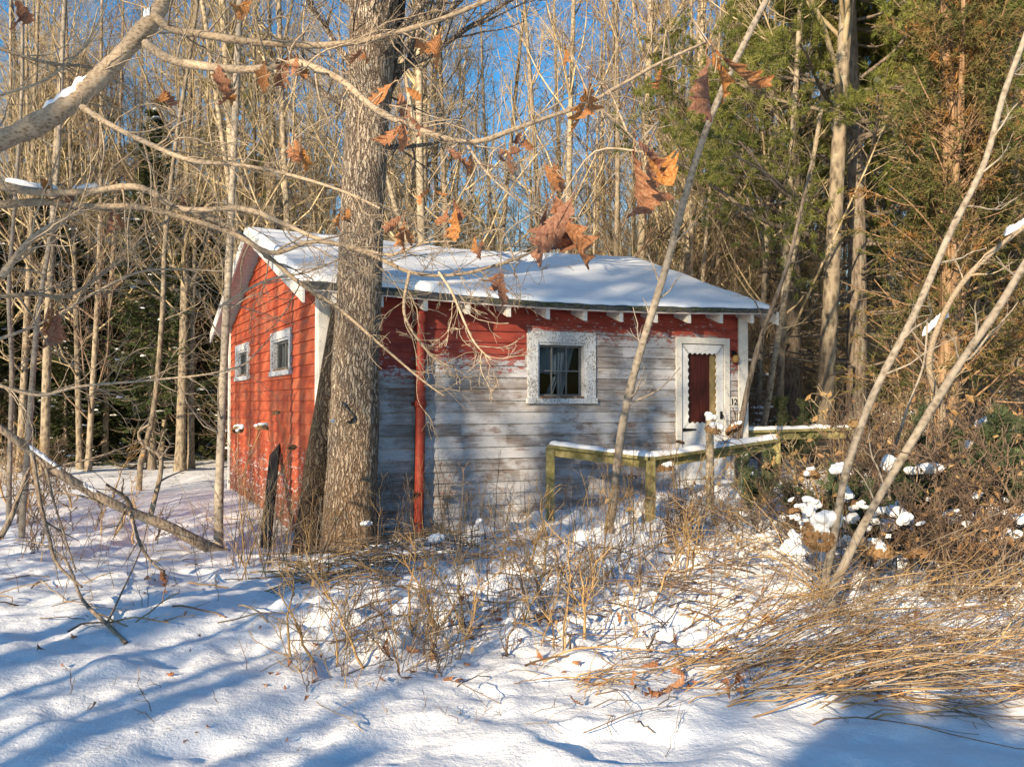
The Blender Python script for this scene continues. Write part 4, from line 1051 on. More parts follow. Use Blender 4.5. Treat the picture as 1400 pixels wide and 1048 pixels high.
limb([(0, 405), (50, 402), (90, 405), (140, 375), (180, 340), (230, 300)], 5.0, 5.4, 6, 2.5, 30, 10)
limb([(-20, 470), (60, 440), (130, 400), (190, 372), (250, 368), (310, 372)], 6.2, 6.6, 5, 2, 30, 12, .6)
limb([(-20, 520), (50, 540), (110, 528), (200, 520), (280, 512), (330, 500)], 6.6, 7.4, 5, 2, 30, 12, .6)
limb([(300, 420), (360, 385), (420, 372), (470, 352)], 6.5, 6.0, 4, 2, 20, 8, .5)
limb([(-20, 60), (60, 85), (130, 95), (190, 130), (240, 160)], 5.6, 6.2, 5, 2, 30, 12, .6)
limb([(0, 130), (60, 110), (110, 70), (140, 20), (150, -20)], 5.6, 6.0, 4, 2, 20, 8)
def leaf_mesh(seed):
    rg = np.random.default_rng(seed)
    prof = [(0, .012), (.05, .014), (.12, .06), (.17, .12), (.21, .14), (.25, .10), (.29, .11), (.36, .18), (.41, .21), (.43, .19), (.46, .14), (.50, .15), (.57, .23), (.63, .26), (.65, .23), (.68, .17), (.73, .16), (.79, .20), (.83, .20), (.86, .14), (.90, .08), (.95, .05), (1, .004)]
    V = []; n = len(prof); bend = rg.uniform(-1.8, 1.8); curl = rg.uniform(1.4, 3.4) * rg.choice([-1, 1]); tw = rg.uniform(-1.6, 1.6)
    for sgn in (-1, 0, 1):
        for i, (t, w) in enumerate(prof):
            ww = w * rg.uniform(.85, 1.1) * sgn; tx = t + abs(sgn) * w * .22 * rg.uniform(.6, 1.2)
            y = ww; z = curl * ww * ww * 1.6 + .05 * math.sin(t * 9 + seed) * abs(sgn)
            a = tw * t; y, z = y * math.cos(a) - z * math.sin(a), y * math.sin(a) + z * math.cos(a)
            ang = bend * t; x = tx * math.cos(ang * .5); z = z + tx * math.sin(ang * .5)
            V.append((x, y * 1.1, z))
    Q = [(r * n + i, r * n + i + 1, (r + 1) * n + i + 1, (r + 1) * n + i) for r in range(2) for i in range(n - 1)]
    b = MB(); b.add(V, Q)
    b.tubes([[(-.22, 0, .02), (-.1, .005, .01), (0, 0, 0), (.5, 0, float(V[n + n // 2][2]))]], [[.008, .008, .009, .004]], 4)
    return b.mesh("dead_leaf", LEAF_OAK)
LEAVES = [leaf_mesh(i) for i in range(8)]
clusters = [(972, 68, 92, 2.25, 3), (808, 108, 78, 2.4, 2), (868, 208, 92, 2.05, 4), (768, 275, 84, 2.3, 5), (690, 200, 42, 3.0, 3), (745, 225, 52, 2.7, 2), (622, 285, 40, 3.2, 4),
            (556, 300, 40, 3.4, 3), (585, 255, 36, 3.4, 2), (545, 118, 40, 3.8, 3), (553, 165, 48, 3.5, 4), (405, 75, 42, 4.2, 4), (402, 190, 46, 4.2, 4), (222, 118, 36, 4.6, 2),
            (295, 88, 40, 4.5, 3), (318, 120, 36, 4.5, 2), (365, 85, 38, 4.3, 2), (62, 240, 36, 5.0, 2), (95, 262, 40, 5.0, 3), (685, 372, 42, 2.8, 4), (774, 55, 34, 2.7, 1), (905, 95, 30, 2.4, 1),
            (716, 178, 32, 2.9, 2), (640, 215, 36, 3.2, 2), (248, 262, 30, 4.8, 2), (150, 280, 36, 5.0, 2), (620, 205, 34, 3.3, 2), (345, -4, 40, 4.4, 2), (82, 425, 48, 5.2, 4), (20, 0, 40, 5, 2), (595, 55, 46, 3.8, 3), (470, 285, 36, 4, 3), (500, 65, 36, 4, 2), (655, 325, 34, 3.1, 2)]
from mathutils import Euler
ALLP = np.concatenate(twig_seeds); tb_ = MB()
for (px, py, sz, Y, k) in clusters:
    c0 = at(px, py, Y); dn = np.linalg.norm(ALLP - c0, axis=1); q0 = ALLP[int(dn.argmin())]
    if dn.min() > .02: tb_.tubes(spline([q0, (q0 + c0) / 2 + LR.normal(size=3) * .03 + [0, 0, .04], c0 + [0, 0, .01]], 9), np.linspace(.0035, .0018, 9), 5)
    tb_.tubes(spline([c0 + [0, 0, .01], c0 + LR.normal(size=3) * .03, c0 + LR.normal(size=3) * .05 - [0, 0, .04]], 6), np.linspace(.002, .0014, 6), 4)
    for j in range(k):
        s = sz * Y / FPX * LR.uniform(.65, 1.1)
        p = at(px + LR.normal() * sz * .14, py + LR.normal() * sz * .10, Y + LR.normal() * .05)
        o = link("dead_leaf", LEAVES[int(LR.integers(8))], limbtree)
        o.location = p; o.scale = (s * 1.08, s, s)
        d = Vector((LR.normal() * .45, LR.normal() * .45, -1)).normalized()
        qd = d.to_track_quat('X', 'Z'); o.rotation_mode = 'QUATERNION'
        from mathutils import Quaternion
        o.rotation_quaternion = qd @ Quaternion((1, 0, 0), LR.uniform(0, 6.28))

tb_.build("crown", BARK_LIMB, limbtree)

# ------------------------------------------------------------------ young stems and poles
def sapling(pts, Y0, Y1, w0, w1, label, mat=BARK_SAPLING, twigs=9, tl=.8, tw=(.25, .98), cat="sapling"):
    pts = list(pts)
    n = 44; P = px_line(pts, Y0, Y1, n); P[0][2] = min(P[0][2], float(gz(P[0][0], P[0][1])) - .12)
    R = np.linspace(w0, w1, n) * np.linspace(Y0, Y1, n) / FPX / 2 * (1 + .05 * LR.normal(size=n))
    o = thing("sapling", label, cat, (0, 0, 0))
    b = MB(); b.tubes(P, R, 12); b.build("trunk", mat, o)
    if twigs:
        b = MB(); A, B = grow(LR, P[None], R[None], twigs, tw[0], tw[1], tl, (35, 70), .4, 9, .3, .12, .3, .003, True, rmax=.012); b.tubes(A, B, 5)
        A2, B2 = grow(LR, A, B, 4, .2, .95, .5, (25, 60), .6, 5, .35, .1, .3, .002); b.tubes(A2, B2, 3)
        b.build("crown", mat if mat is not BARK_PALE else TWIG_TAN, o)
    return o
g1 = ground_at(299, 748)
sapling([(299, 752), (299, 690), (302, 600), (306, 500), (312, 380), (318, 250), (323, 120), (328, 0), (334, -150)], g1[1], g1[1] + .1, 13, 8, "slim grey sapling standing straight in front of the red gable", twigs=10)
sapling([(832, 715), (838, 690), (848, 600), (862, 530), (880, 465), (912, 360), (942, 250), (972, 160), (1005, 85), (1045, 5), (1100, -100)], 10.3, 9.6, 12.5, 8, "pale pole leaning right across the front of the cabin and over the rail", twigs=9, tl=.7)
sapling([(1128, 790), (1140, 735), (1158, 640), (1196, 535), (1250, 430), (1298, 320), (1345, 225), (1372, 130), (1398, 60), (1440, -60)], 7.2, 7.6, 11.5, 7, "smooth grey stem leaning right, left one of the crossing pair at right", twigs=10, tl=.6)
sapling([(1136, 812), (1150, 780), (1190, 700), (1250, 598), (1310, 500), (1362, 425), (1420, 330), (1500, 210)], 6.9, 7.4, 13, 9, "smooth grey stem leaning hardest right, lower one of the crossing pair at right", twigs=8, tl=.6)
sapling([(1008, 640), (1014, 575), (1032, 490), (1050, 435), (1076, 365), (1092, 300), (1110, 220)], 12.2, 12.4, 9, 4, "thin dark stem crossing the right corner board of the cabin", BARK_DARK, 8, .7)
sapling([(1040, 600), (1048, 560), (1062, 470), (1078, 380), (1098, 290), (1115, 200), (1130, 100)], 15.2, 15.6, 9, 6, "thin golden stem just right of the cabin corner", BARK_PALE, 10, .9)
sapling([(30, 712), (36, 640), (43, 540), (50, 450), (58, 390), (72, 300), (80, 200), (86, 60), (90, -40)], 11.5, 12, 9, 5, "thin tan sapling rising by the left end of the fallen trunk", BARK_SAPLING, 10, .8)
sapling([(12, 690), (14, 600), (16, 500), (12, 400), (20, 280), (30, 120), (30, -30)], 12.5, 12.8, 7, 4, "leftmost thin sapling along the left edge", BARK_SAPLING, 8, .8)
sapling([(190, 640), (210, 560), (222, 430), (226, 330), (240, 200), (262, 60), (275, -40)], 17, 17.5, 8, 5, "thin sapling with a slight bend left of the gable", BARK_GREY, 10, 1.0)
sapling([(1290, 560), (1270, 500), (1290, 430), (1330, 370), (1400, 310), (1470, 260)], 9.5, 9.2, 9, 6, "grey limb arching right behind the crossing stems", BARK_LIMB, 5, .5)
sapling([(1215, 640), (1240, 560), (1262, 500), (1268, 440)], 8.6, 8.5, 4, 2.5, "short thin shoot between the two crossing stems", BARK_SAPLING, 3, .4)

# ------------------------------------------------------------------ fallen trunk on the left
fl = thing("fallen_tree", "fallen dark trunk with broken side branches propped above the snow at left", "fallen tree", (0, 0, 0))
e = ground_at(312, 752)
P = px_line([(-25, 570), (9, 591), (57, 628), (115, 667), (172, 696), (229, 719), (270, 740), (318, 762)], e[1] - 1.2, e[1], 60)
P_FALLEN = P
R = np.interp(np.linspace(0, 1, 60), [0, .3, .6, .85, 1], [9, 12, 13, 16, 16]) * np.linspace(e[1] - 1.2, e[1], 60) / FPX / 2
b = MB(); trunk_mesh(b, P, R, 20, 5, .08); b.tubes(P[[0, 0]] + [[0, 0, 0], [.01, 0, 0]], [[.03, .03]], 8, cap=True) if False else None; b.build("trunk", BARK_FALLEN, fl)
for pts, y0, y1, w in [([(178, 692), (172, 680), (160, 672), (146, 662)], 8.6, 8.3, 8), ([(206, 704), (212, 680), (220, 645), (218, 622), (196, 608), (190, 590), (205, 580)], 8.9, 8.7, 8),
                       ([(218, 628), (230, 612), (232, 605), (214, 585)], 8.7, 8.5, 3), ([(172, 696), (160, 720), (156, 734)], 8.6, 8.4, 4), ([(178, 700), (190, 740), (205, 765), (224, 782)], 8.7, 8.0, 6),
                       ([(44, 620), (55, 690), (66, 730), (78, 770), (112, 802)], 7.9, 7.2, 7), ([(50, 625), (62, 640), (75, 690), (104, 782)], 7.9, 7.4, 5), ([(0, 735), (16, 705), (30, 665), (40, 640)], 7.6, 7.9, 9),
                       ([(40, 660), (70, 640), (110, 630), (140, 622), (200, 600)], 7.9, 8.2, 4), ([(140, 690), (120, 680), (60, 672), (0, 680)], 8.4, 8.2, 4)]:
    n = 18; Pb = px_line(pts, y0, y1, n); Rb = np.linspace(w, w * .4, n) * y0 / FPX / 2
    b = MB(); b.tubes(Pb, Rb, 7); A, B = grow(LR, Pb[None], Rb[None], 5, .2, .98, .35, (30, 65), .5, 6, .3, 0, .3, .0025, True); b.tubes(A, B, 4); b.build("branch", BARK_FALLEN, fl)
fb = thing("fallen_branch", "dark forked branch lying on the snow at lower left", "branch", (0, 0, 0))
pts3 = np.array([ground_at(a, c) + [0, 0, h] for a, c, h in [(173, 880, .0), (150, 862, .03), (112, 835, .09), (92, 800, .2), (60, 785, .28), (20, 770, .25)]])
b = MB(); b.tubes(spline(pts3, 24), np.linspace(.017, .006, 24), 7); b.build("main_stem", BARK_FALLEN, fb)
pts3 = np.array([ground_at(a, c) + [0, 0, h] for a, c, h in [(146, 856, .02), (165, 830, .1), (195, 785, .3), (205, 740, .45)]])
b = MB(); b.tubes(spline(pts3, 14), np.linspace(.010, .004, 14), 6); b.build("side_twig", BARK_FALLEN, fb)

# ------------------------------------------------------------------ dark board leaning on the gable wall
n = NT("blackened board"); o = n.coord(); n.col(n.ramp(n.noise(n.map(o, (1, 1, .2)), 30, 4), [(.3, (.008, .008, .009)), (.7, (.03, .028, .027))]))
bt = c2w(-.07, 2.35, .98); bb = at(362, 728, 11.1); bb[2] = float(gz(bb[0], bb[1])) - .05
ax = Vector(bt - bb); L_ = ax.length
b = MB(); b.box(-.085, .085, -.014, .014, 0, L_ * .93); b.prism([(-.085, L_ * .93), (.085, L_ * .93), (.085, L_)], 1, -.014, .014)
bo = b.build("leaning_board", n.m, None, False); bo.location = bb; bo.rotation_mode = 'QUATERNION'; bo.rotation_quaternion = ax.to_track_quat('Z', 'X') @ Quaternion((0, 0, 1), .9)
tag(bo, "blackened board leaning aslant against the red gable wall", "board")

# ------------------------------------------------------------------ snowy wooden railing
def m_rail():
    n = NT("greenish treated lumber"); o = n.coord(); f = n.noise(n.map(o, (1, 1, 1)), 14, 5, .6)
    n.col(n.ramp(f, [(.3, (.15, .135, .05)), (.55, (.27, .24, .105)), (.72, (.36, .33, .20))])); n.bump(f, .3, .004); return n.m
RAILM = m_rail()
def beam(mb, a, c, w, h, m=0):                       # rectangular bar from a to c, w across, h high (top at the points)
    a = np.array(a, float); c = np.array(c, float); d = c - a; s = np.cross(d, [0, 0, 1.]); s /= np.linalg.norm(s)
    V = []
    for p in (a, c):
        for (i, j) in ((-1, -1), (1, -1), (1, 0), (-1, 0)): V.append(p + s * i * w / 2 + np.array([0, 0, 1.]) * j * h)
    mb.add(V, [(0, 1, 2, 3), (4, 7, 6, 5), (0, 4, 5, 1), (1, 5, 6, 2), (2, 6, 7, 3), (3, 7, 4, 0)], m=m)
rail = thing("railing", "weathered yellow-green wooden railing before the cabin door with snow on its rails", "railing", (0, 0, 0))
A_ = at(752, 607, 11.45); B_ = at(889, 624, 10.75); C_ = at(1060, 599, 12.3)
def post(p, w=.105, top=0):
    b = MB(); z0 = float(gz(p[0], p[1])) - .2; b.box(p[0] - w / 2, p[0] + w / 2, p[1] - w / 2, p[1] + w / 2, z0, p[2] - .045 + top); return b.build("post", RAILM, rail, False)
for p in (A_, B_, C_): post(p)
def rail_snow(a, c, w, label, seed):
    a = np.array(a, float); c = np.array(c, float); d = c - a; L = np.linalg.norm(d); s = np.cross(d / L, [0, 0, 1.]); n = int(L / .02); k = 9
    t = np.linspace(0, 1, n); V = []
    hh = .055 + .05 * vn(t * L * 2.2, t * 0, seed) + .02 * vn(t * L * 8, t * 0, seed + 1)
    end = np.clip(np.minimum(t, 1 - t) * L / .06, 0, 1) ** .5
    hh = np.maximum(hh, .008) * end
    for i in range(n):
        p = a + d * t[i]; wi = w / 2 * (1 + .12 * float(vn(np.array(t[i] * L * 5), np.array(0.), seed + 2))) * (.5 + .5 * end[i])
        for j in range(k):
            u = math.pi * j / (k - 1); V.append(p + s * wi * math.cos(u) + np.array([0, 0, hh[i] * math.sin(u) ** .6 + .001]))
    b = MB(); b.add(V, [(i * k + j, i * k + j + 1, (i + 1) * k + j + 1, (i + 1) * k + j) for i in range(n - 1) for j in range(k - 1)])
    tag(b.build("rail_snow", SNOW_SOFT), label, "snow")
for a, c, lab, sd in ((A_, B_, "strip of snow lying along the rail under the front window", 1), (B_, C_, "strip of snow on the rail passing before the door", 4)):
    b = MB(); beam(b, a + [0, 0, 0.0], c, .15, .04); beam(b, a + [0, .03, -.042], c + [0, .03, -.042], .045, .10); b.build("rail", RAILM, rail, False)
    rail_snow(a, c, .155, lab, sd)
rail2 = thing("railing", "short snowy wooden railing running right from the cabin corner to the pine", "railing", (0, 0, 0))
A2_ = at(1008, 588, 13.7); B2_ = at(1160, 584, 14.4)
b = MB(); beam(b, A2_, B2_, .16, .04); beam(b, A2_ + [0, .02, -.042], B2_ + [0, .02, -.042], .045, .12); b.build("rail", RAILM, rail2, False)
for p in (A2_ * .94 + B2_ * .06,):
    b = MB(); z0 = float(gz(p[0], p[1])) - .2; b.box(p[0] - .05, p[0] + .05, p[1] - .05, p[1] + .05, z0, p[2] - .045); b.build("post", RAILM, rail2, False)
rail_snow(A2_, B2_, .165, "strip of snow on the rail right of the cabin corner", 8)
pk = thing("wooden_stake", "tan wooden stake with a round snow cap standing before the door", "stake", (0, 0, 0))
s_ = at(970, 572, 11.0); zg = float(gz(s_[0], s_[1]))
b = MB(); b.tubes([[(s_[0], s_[1], zg - .1), (s_[0] + .005, s_[1], zg + .4), (s_[0], s_[1], s_[2])]], [[.052, .05, .048]], 12, cap=True); b.build("shaft", BARK_PALE, pk)

# ------------------------------------------------------------------ dry weeds, brush and shrubs in the snow
WR = np.random.default_rng(123)
def stalks(mb, bases, hmin, hmax, lean, mats, twig=3, r0=.003, r1=.006, bend=.5, dirn=None, sub=0, tlen=.3):
    n = len(bases); N = 8; t = np.linspace(0, 1, N)
    h = WR.uniform(hmin, hmax, n); a = WR.uniform(0, 6.28, n); l = np.abs(WR.normal(size=n)) * lean
    dx, dy = np.cos(a) * l, np.sin(a) * l
    if dirn is not None: dx, dy = dx + dirn[0], dy + dirn[1]
    P = np.zeros((n, N, 3)); tb = t[None] ** (1 + bend)
    P[..., 0] = bases[:, 0:1] + (dx * h)[:, None] * tb; P[..., 1] = bases[:, 1:2] + (dy * h)[:, None] * tb
    P[..., 2] = bases[:, 2:3] - .06 + h[:, None] * (t - .25 * t ** 2 * np.minimum(l, 1.5)[:, None])
    P += np.cumsum(WR.normal(size=P.shape) * .010, 1)
    R = WR.uniform(r0, r1, n)[:, None] * (1 - .6 * t)
    mi = WR.integers(0, mats, n)
    for m in range(mats):
        k = mi == m
        if not k.any(): continue
        mb.tubes(P[k], R[k], 4, m)
        if twig:
            A, B = grow(WR, P[k], R[k], twig, .35, 1, tlen, (20, 60), .6, 5, .3, .1, .3, .0016); mb.tubes(A, B, 3, m)
            if sub: A2, B2 = grow(WR, A, B, sub, .3, 1, .5, (20, 60), .7, 4, .3, .05, .3, .0013); mb.tubes(A2, B2, 3, m)
def scatter(n, x0, x1, y0, y1, ymode=True):
    out = []
    for _ in range(n):
        out.append(ground_at(WR.uniform(x0, x1), WR.uniform(y0, y1)))
    return np.array(out)
STALKM = [STEM_GOLD, STEM_BROWN, STEM_GREY, TWIG_DARK]
def around(px, py, n, sx_, sy_):
    c = ground_at(px, py); p = np.zeros((n, 3)); p[:, 0] = c[0] + WR.normal(size=n) * sx_; p[:, 1] = c[1] + WR.normal(size=n) * sy_; p[:, 2] = gz(p[:, 0], p[:, 1]); return p
b = MB()
stalks(b, scatter(46, 540, 760, 722, 770), .35, 1.0, .35, 4, 4)
stalks(b, scatter(60, 760, 960, 700, 770), .35, 1.05, .3, 4, 4)
stalks(b, around(880, 735, 22, .25, .25), .7, 1.25, .18, 2, 2, .003, .006)
stalks(b, scatter(60, 330, 460, 735, 800), .3, 1.0, .5, 3, 4)
stalks(b, around(345, 770, 26, .22, .2), .6, 1.25, .35, 3, 4, .003, .006)
stalks(b, scatter(70, 10, 330, 715, 830), .15, .6, .4, 4, 3, .002, .0045)
stalks(b, around(60, 760, 16, .25, .25), .4, 1.0, .4, 4, 4)
stalks(b, scatter(80, 400, 900, 780, 900), .15, .65, .6, 4, 4, .002, .005)
stalks(b, around(560, 905, 22, .18, .16), .4, .85, .5, 3, 4, .002, .0045, sub=2)
stalks(b, around(470, 930, 10, .15, .15), .3, .6, .6, 2, 4, .002, .004, sub=2)
stalks(b, around(690, 830, 18, .25, .25), .4, .9, .4, 3, 4, .0025, .005)
stalks(b, around(820, 800, 26, .4, .25), .3, .8, .5, 3, 4, .0025, .005)
stalks(b, scatter(50, 960, 1390, 730, 830), .3, .9, .5, 4, 4, .0025, .005)
stalks(b, scatter(30, 60, 700, 900, 1040), .06, .22, .5, 4, 2, .0015, .003)
stalks(b, around(595, 735, 26, .35, .12), .6, 1.25, .4, 3, 4, .003, .006, sub=1)
stalks(b, around(665, 720, 16, .3, .12), .5, .95, .3, 4, 4, .002, .004, sub=2)
stalks(b, scatter(80, 420, 1000, 730, 900), .3, .95, .55, 4, 4, .0015, .004, sub=1)
stalks(b, scatter(70, 1000, 1400, 800, 960), .15, .6, .8, 4, 4, .0015, .004)
stalks(b, around(1000, 740, 20, .3, .25), .4, .9, .5, 4, 4, .0015, .0035, sub=1)
tag(b.build("dry_weeds", STALKM), "thin dry weed stalks poking out of the snow", "weeds", kind="stuff")
# sticks and stalks lying flat on the snow
def lying(mb, pts, lmin, lmax, ang0, angs, mats, lift=.12, r0=.003, r1=.008):
    n = len(pts); N = 7; t = np.linspace(-.5, .5, N)
    a = ang0 + WR.normal(size=n) * angs; L = WR.uniform(lmin, lmax, n)
    P = np.zeros((n, N, 3)); P[..., 0] = pts[:, 0:1] + (np.cos(a) * L)[:, None] * t; P[..., 1] = pts[:, 1:2] + (np.sin(a) * L)[:, None] * t
    P[..., 0] += np.cumsum(WR.normal(size=(n, N)) * .012, 1); P[..., 1] += np.cumsum(WR.normal(size=(n, N)) * .012, 1)
    gl = gz(P[..., 0], P[..., 1]); tilt = WR.normal(size=n) * .22
    P[..., 2] = .5 * gl + .5 * gl.mean(1, keepdims=True) + WR.uniform(.005, lift, n)[:, None] + (L * tilt)[:, None] * t + .05 * (1 - (2 * t[None]) ** 2) * L[:, None]
    R = WR.uniform(r0, r1, n)[:, None] * (1 - .35 * (t + .5)); mi = WR.integers(0, mats, n)
    for m in range(mats):
        k = mi == m
        if k.any():
            mb.tubes(P[k], R[k], 5, m)
            A, B = grow(WR, P[k], R[k], 2, .2, .95, .35, (20, 55), .6, 4, .3, .05, .3, .0016); mb.tubes(A, B, 3, m)
b = MB()
lying(b, scatter(110, 430, 720, 728, 785), .4, 1.3, .25, .4, 4, .16)
lying(b, scatter(70, 380, 560, 770, 815), .3, 1.0, .35, .4, 4, .08)
lying(b, scatter(60, 700, 1000, 750, 860), .4, 1.2, .1, .5, 4, .14)
lying(b, scatter(50, 440, 1000, 800, 910), .2, .8, .2, .8, 4, .07)
lying(b, scatter(34, 380, 920, 880, 1010), .15, .55, .3, .9, 4, .04, .0015, .004)
lying(b, scatter(40, 0, 420, 700, 860), .2, .6, .2, .9, 4, .04)
lying(b, scatter(70, 1000, 1400, 690, 800), .4, 1.2, .3, .6, 4, .3)
tag(b.build("brush_litter", STALKM), "tangle of dead sticks and stalks lying on the snow", "brush", kind="stuff")

def fan(x0, x1, y0, y1, n, a0, aw, lmin, lmax, hmin, hmax, label, r0=.0018, r1=.0055, twig=3):
    o = thing("arching_shrub", label, "shrub", (0, 0, 0)); N = 12; t = np.linspace(0, 1, N); P = np.zeros((n, N, 3))
    for k in range(n):
        s = ground_at(WR.uniform(x0, x1), WR.uniform(y0, y1)); a = a0 + WR.normal() * aw; L = WR.uniform(lmin, lmax); h = WR.uniform(hmin, hmax) * L
        e0 = WR.uniform(.1, 1.0); cu_ = WR.normal() * .25
        P[k, :, 0] = s[0] + L * t * np.cos(a + cu_ * t); P[k, :, 1] = s[1] + L * t * np.sin(a + cu_ * t)
        P[k, :, 2] = s[2] - .05 + h * np.sin(np.minimum(t * pi * (.5 + .35 * e0), pi)) / 1.0 + .05 * np.minimum(t * 5, 1)
        P[k] += np.cumsum(np.cumsum(WR.normal(size=(N, 3)) * .010, 0) + WR.normal(size=(N, 3)) * .008, 0)
        P[k, 1:, 2] = np.maximum(P[k, 1:, 2], gz(P[k, 1:, 0], P[k, 1:, 1]) + WR.uniform(.008, .05))
    R = WR.uniform(r0, r1, n)[:, None] * (1 - .62 * t); m = WR.random(n)
    for nm, mt, k in (("stem", STEM_GOLD, m < .38), ("stem", STEM_GREY, (m >= .38) & (m < .70)), ("stem", STEM_BROWN, m >= .70)):
        b = MB(); b.tubes(P[k], R[k], 5)
        A, B = grow(WR, P[k], R[k], twig, .3, .98, .28, (12, 42), .6, 6, .25, .02, .3, .0017); b.tubes(A, B, 3)
        b.build(nm, mt, o)
    return o
fan(880, 1120, 900, 965, 80, .06, .24, 1.0, 2.6, .02, .16, "sprawling golden shrub whose bent stems sweep right across the lower right snow")
fan(930, 1180, 830, 905, 60, .18, .42, .7, 2.0, .04, .26, "arching tan shrub fanning up behind the sprawling golden one")
fan(1080, 1380, 820, 930, 80, .10, .4, .7, 2.2, .02, .2, "grey-brown shrub with long stems running out of the right edge")
fan(1120, 1180, 800, 840, 40, 2.9, .35, .5, 1.5, .1, .5, "dry shrub at the foot of the crossing stems drooping left")
fan(1180, 1400, 780, 840, 26, .5, .9, .4, 1.1, .1, .45, "brown upright brush right of the crossing stems")
fan(1000, 1250, 925, 985, 26, .02, .14, .8, 2.2, .03, .12, "few long bare stems trailing low toward the lower right corner")
fan(770, 830, 930, 955, 14, .1, .3, .3, .9, .03, .15, "small flattened clump of stalks at bottom centre")

# shrubs, junipers and flower heads
def juniper(seed, H=.9, w=.35, n=60):
    rng = np.random.default_rng(seed); t = np.linspace(0, 1, 7); P = np.zeros((9, 7, 3))
    for k in range(9):
        a = rng.uniform(0, 6.28); s = rng.uniform(.1, w); P[k] = np.stack([np.cos(a) * s * t, np.sin(a) * s * t, H * rng.uniform(.6, 1) * t - .05], 1) + np.cumsum(rng.normal(size=(7, 3)) * .015, 0)
    R = .009 * (1 - .8 * t)[None].repeat(9, 0); b = MB(); b.tubes(P, R, 5); A, B = grow(rng, P, R, 12, .3, 1, .32, (20, 50), .5, 5, .2, .25, .5, .002); b.tubes(A, B, 3)
    A2, B2 = grow(rng, A, B, 5, .2, 1, .5, (20, 50), .6, 4, .2, .2, .4, .0015)
    q = MB()
    ps = np.concatenate([A2.reshape(-1, 3), A[:, 1:].reshape(-1, 3)]); dd = np.concatenate([np.gradient(A2, axis=1).reshape(-1, 3), np.gradient(A[:, 1:], axis=1).reshape(-1, 3)]); dd /= np.linalg.norm(dd, axis=1, keepdims=True) + 1e-9
    k = 7; c = np.repeat(ps, k, 0) + rng.normal(size=(len(ps) * k, 3)) * .008; d = np.repeat(dd, k, 0) + rng.normal(size=c.shape) * .6; d /= np.linalg.norm(d, axis=1, keepdims=True)
    V, T = tri_fan(c, d, rng.uniform(.02, .05, len(c)), rng.uniform(.003, .006, len(c)), rng); q.add(V, tris=T)
    return [("stem", b.mesh("stem", BARK_DARK)), ("foliage", q.mesh("foliage", NEEDLE_JUN, False))]
JUN = [juniper(61), juniper(62, .8, .45)]
for px, Y, t, s, lab in [(1030, 9.9, 0, .85, "upright green juniper in front of the end of the snowy rail"), (1100, 9.4, 1, .8, "low spreading juniper between the rail and the crossing stems"), (1350, 9.3, 1, 1.7, "dark green evergreen shrub with snow at the right edge"),
                          (1095, 14.5, 0, 1.3, "dark juniper sprig by the thick tan trunk"), (1290, 8.6, 1, 1.2, "low green shrub behind the snow clumps on the right"), (1230, 10.5, 0, 1.0, "dark juniper behind the upper crossing stem"), (1400, 8.4, 0, 1.1, "dark juniper cut by the right edge"), (1185, 8.9, 1, 1.1, "low juniper right of the upper crossing stem foot")]:
    x = (px - 700) / FPX * Y
    o = place("juniper_shrub", JUN[t], (x, Y, float(gz(x, Y))), WR.uniform(0, 6), s); tag(o, lab, "juniper")
SHR = [thicket(71, 1.1, 13, 60, TWIG_DARK, 0, .8), thicket(72, 1.0, 12, 170, TWIG_TAN, 0, .8), thicket(73, 1.3, 11, 140, TWIG_DARK, 0, .6)]
for px, Y, t, s, lab in [(1200, 9.0, 0, 1.3, "tall dark bush between the crossing stems"), (1260, 9.6, 2, 1.3, "brown bush behind the lower crossing stem"), (1320, 8.0, 0, 1.2, "dark bush in front of the snowy evergreen"), (1380, 9.0, 2, 1.5, "tall brown bush at the right edge behind the snow clumps"), (1150, 10.2, 1, 1.2, "leafy tan bush behind the end of the rail"), (1290, 10.5, 1, 1.5, "leafy brown bush before the shaggy cedar"),
                       (1430, 7.6, 0, 1.3, "dark bush half out of the right edge"), (1240, 7.6, 0, .9, "dark low bush under the lower crossing stem"), (1340, 7.3, 2, .9, "brown low bush below the right snow clumps")]:
    x = (px - 700) / FPX * Y; o = place("shrub", SHR[t], (x, Y, float(gz(x, Y))), WR.uniform(0, 6), s); tag(o, lab, "shrub")
for px, py, t, s, lab in [(1050, 760, 0, .8, "dark leafless shrub below the upright juniper"), (1230, 745, 0, 1.0, "dark shrub loaded with snow right of the crossing stems"), (1300, 730, 1, .9, "tan-leaved shrub among the snow clumps on the right"),
                          (1370, 720, 2, 1.0, "dark brown bush at the right edge under the snowy evergreen"), (1200, 690, 2, .9, "brown bush right of the low juniper"), (1330, 690, 0, 1.1, "dark tangled shrub behind the right snow clumps"),
                          (985, 720, 1, .7, "tan shrub with curled leaves below the wooden stake"), (930, 745, 0, .6, "small leafless shrub below the middle rail post"), (1400, 680, 1, 1.2, "leafy brown bush cut by the right edge"),
                          (40, 690, 0, 1.0, "leafless bush beside the fallen trunk at far left"), (620, 712, 0, .7, "thin red-twigged bush against the bare front boards"), (1120, 640, 2, 1.0, "thin brown bush behind the rail beside the thick trunk")]:
    p = ground_at(px, py); o = place("shrub", SHR[t], p, WR.uniform(0, 6), s); tag(o, lab, "shrub")
LOWS = [thicket(74, .75, 4, 0, STEM_GOLD, 0, .7, 4), thicket(75, .6, 4, 0, TWIG_DARK, 0, .9, 4), thicket(76, .8, 3, 10, STEM_GOLD, 0, .6, 4)]
LOWS = [[("crown", q[0][1])] + q[1:] for q in LOWS]
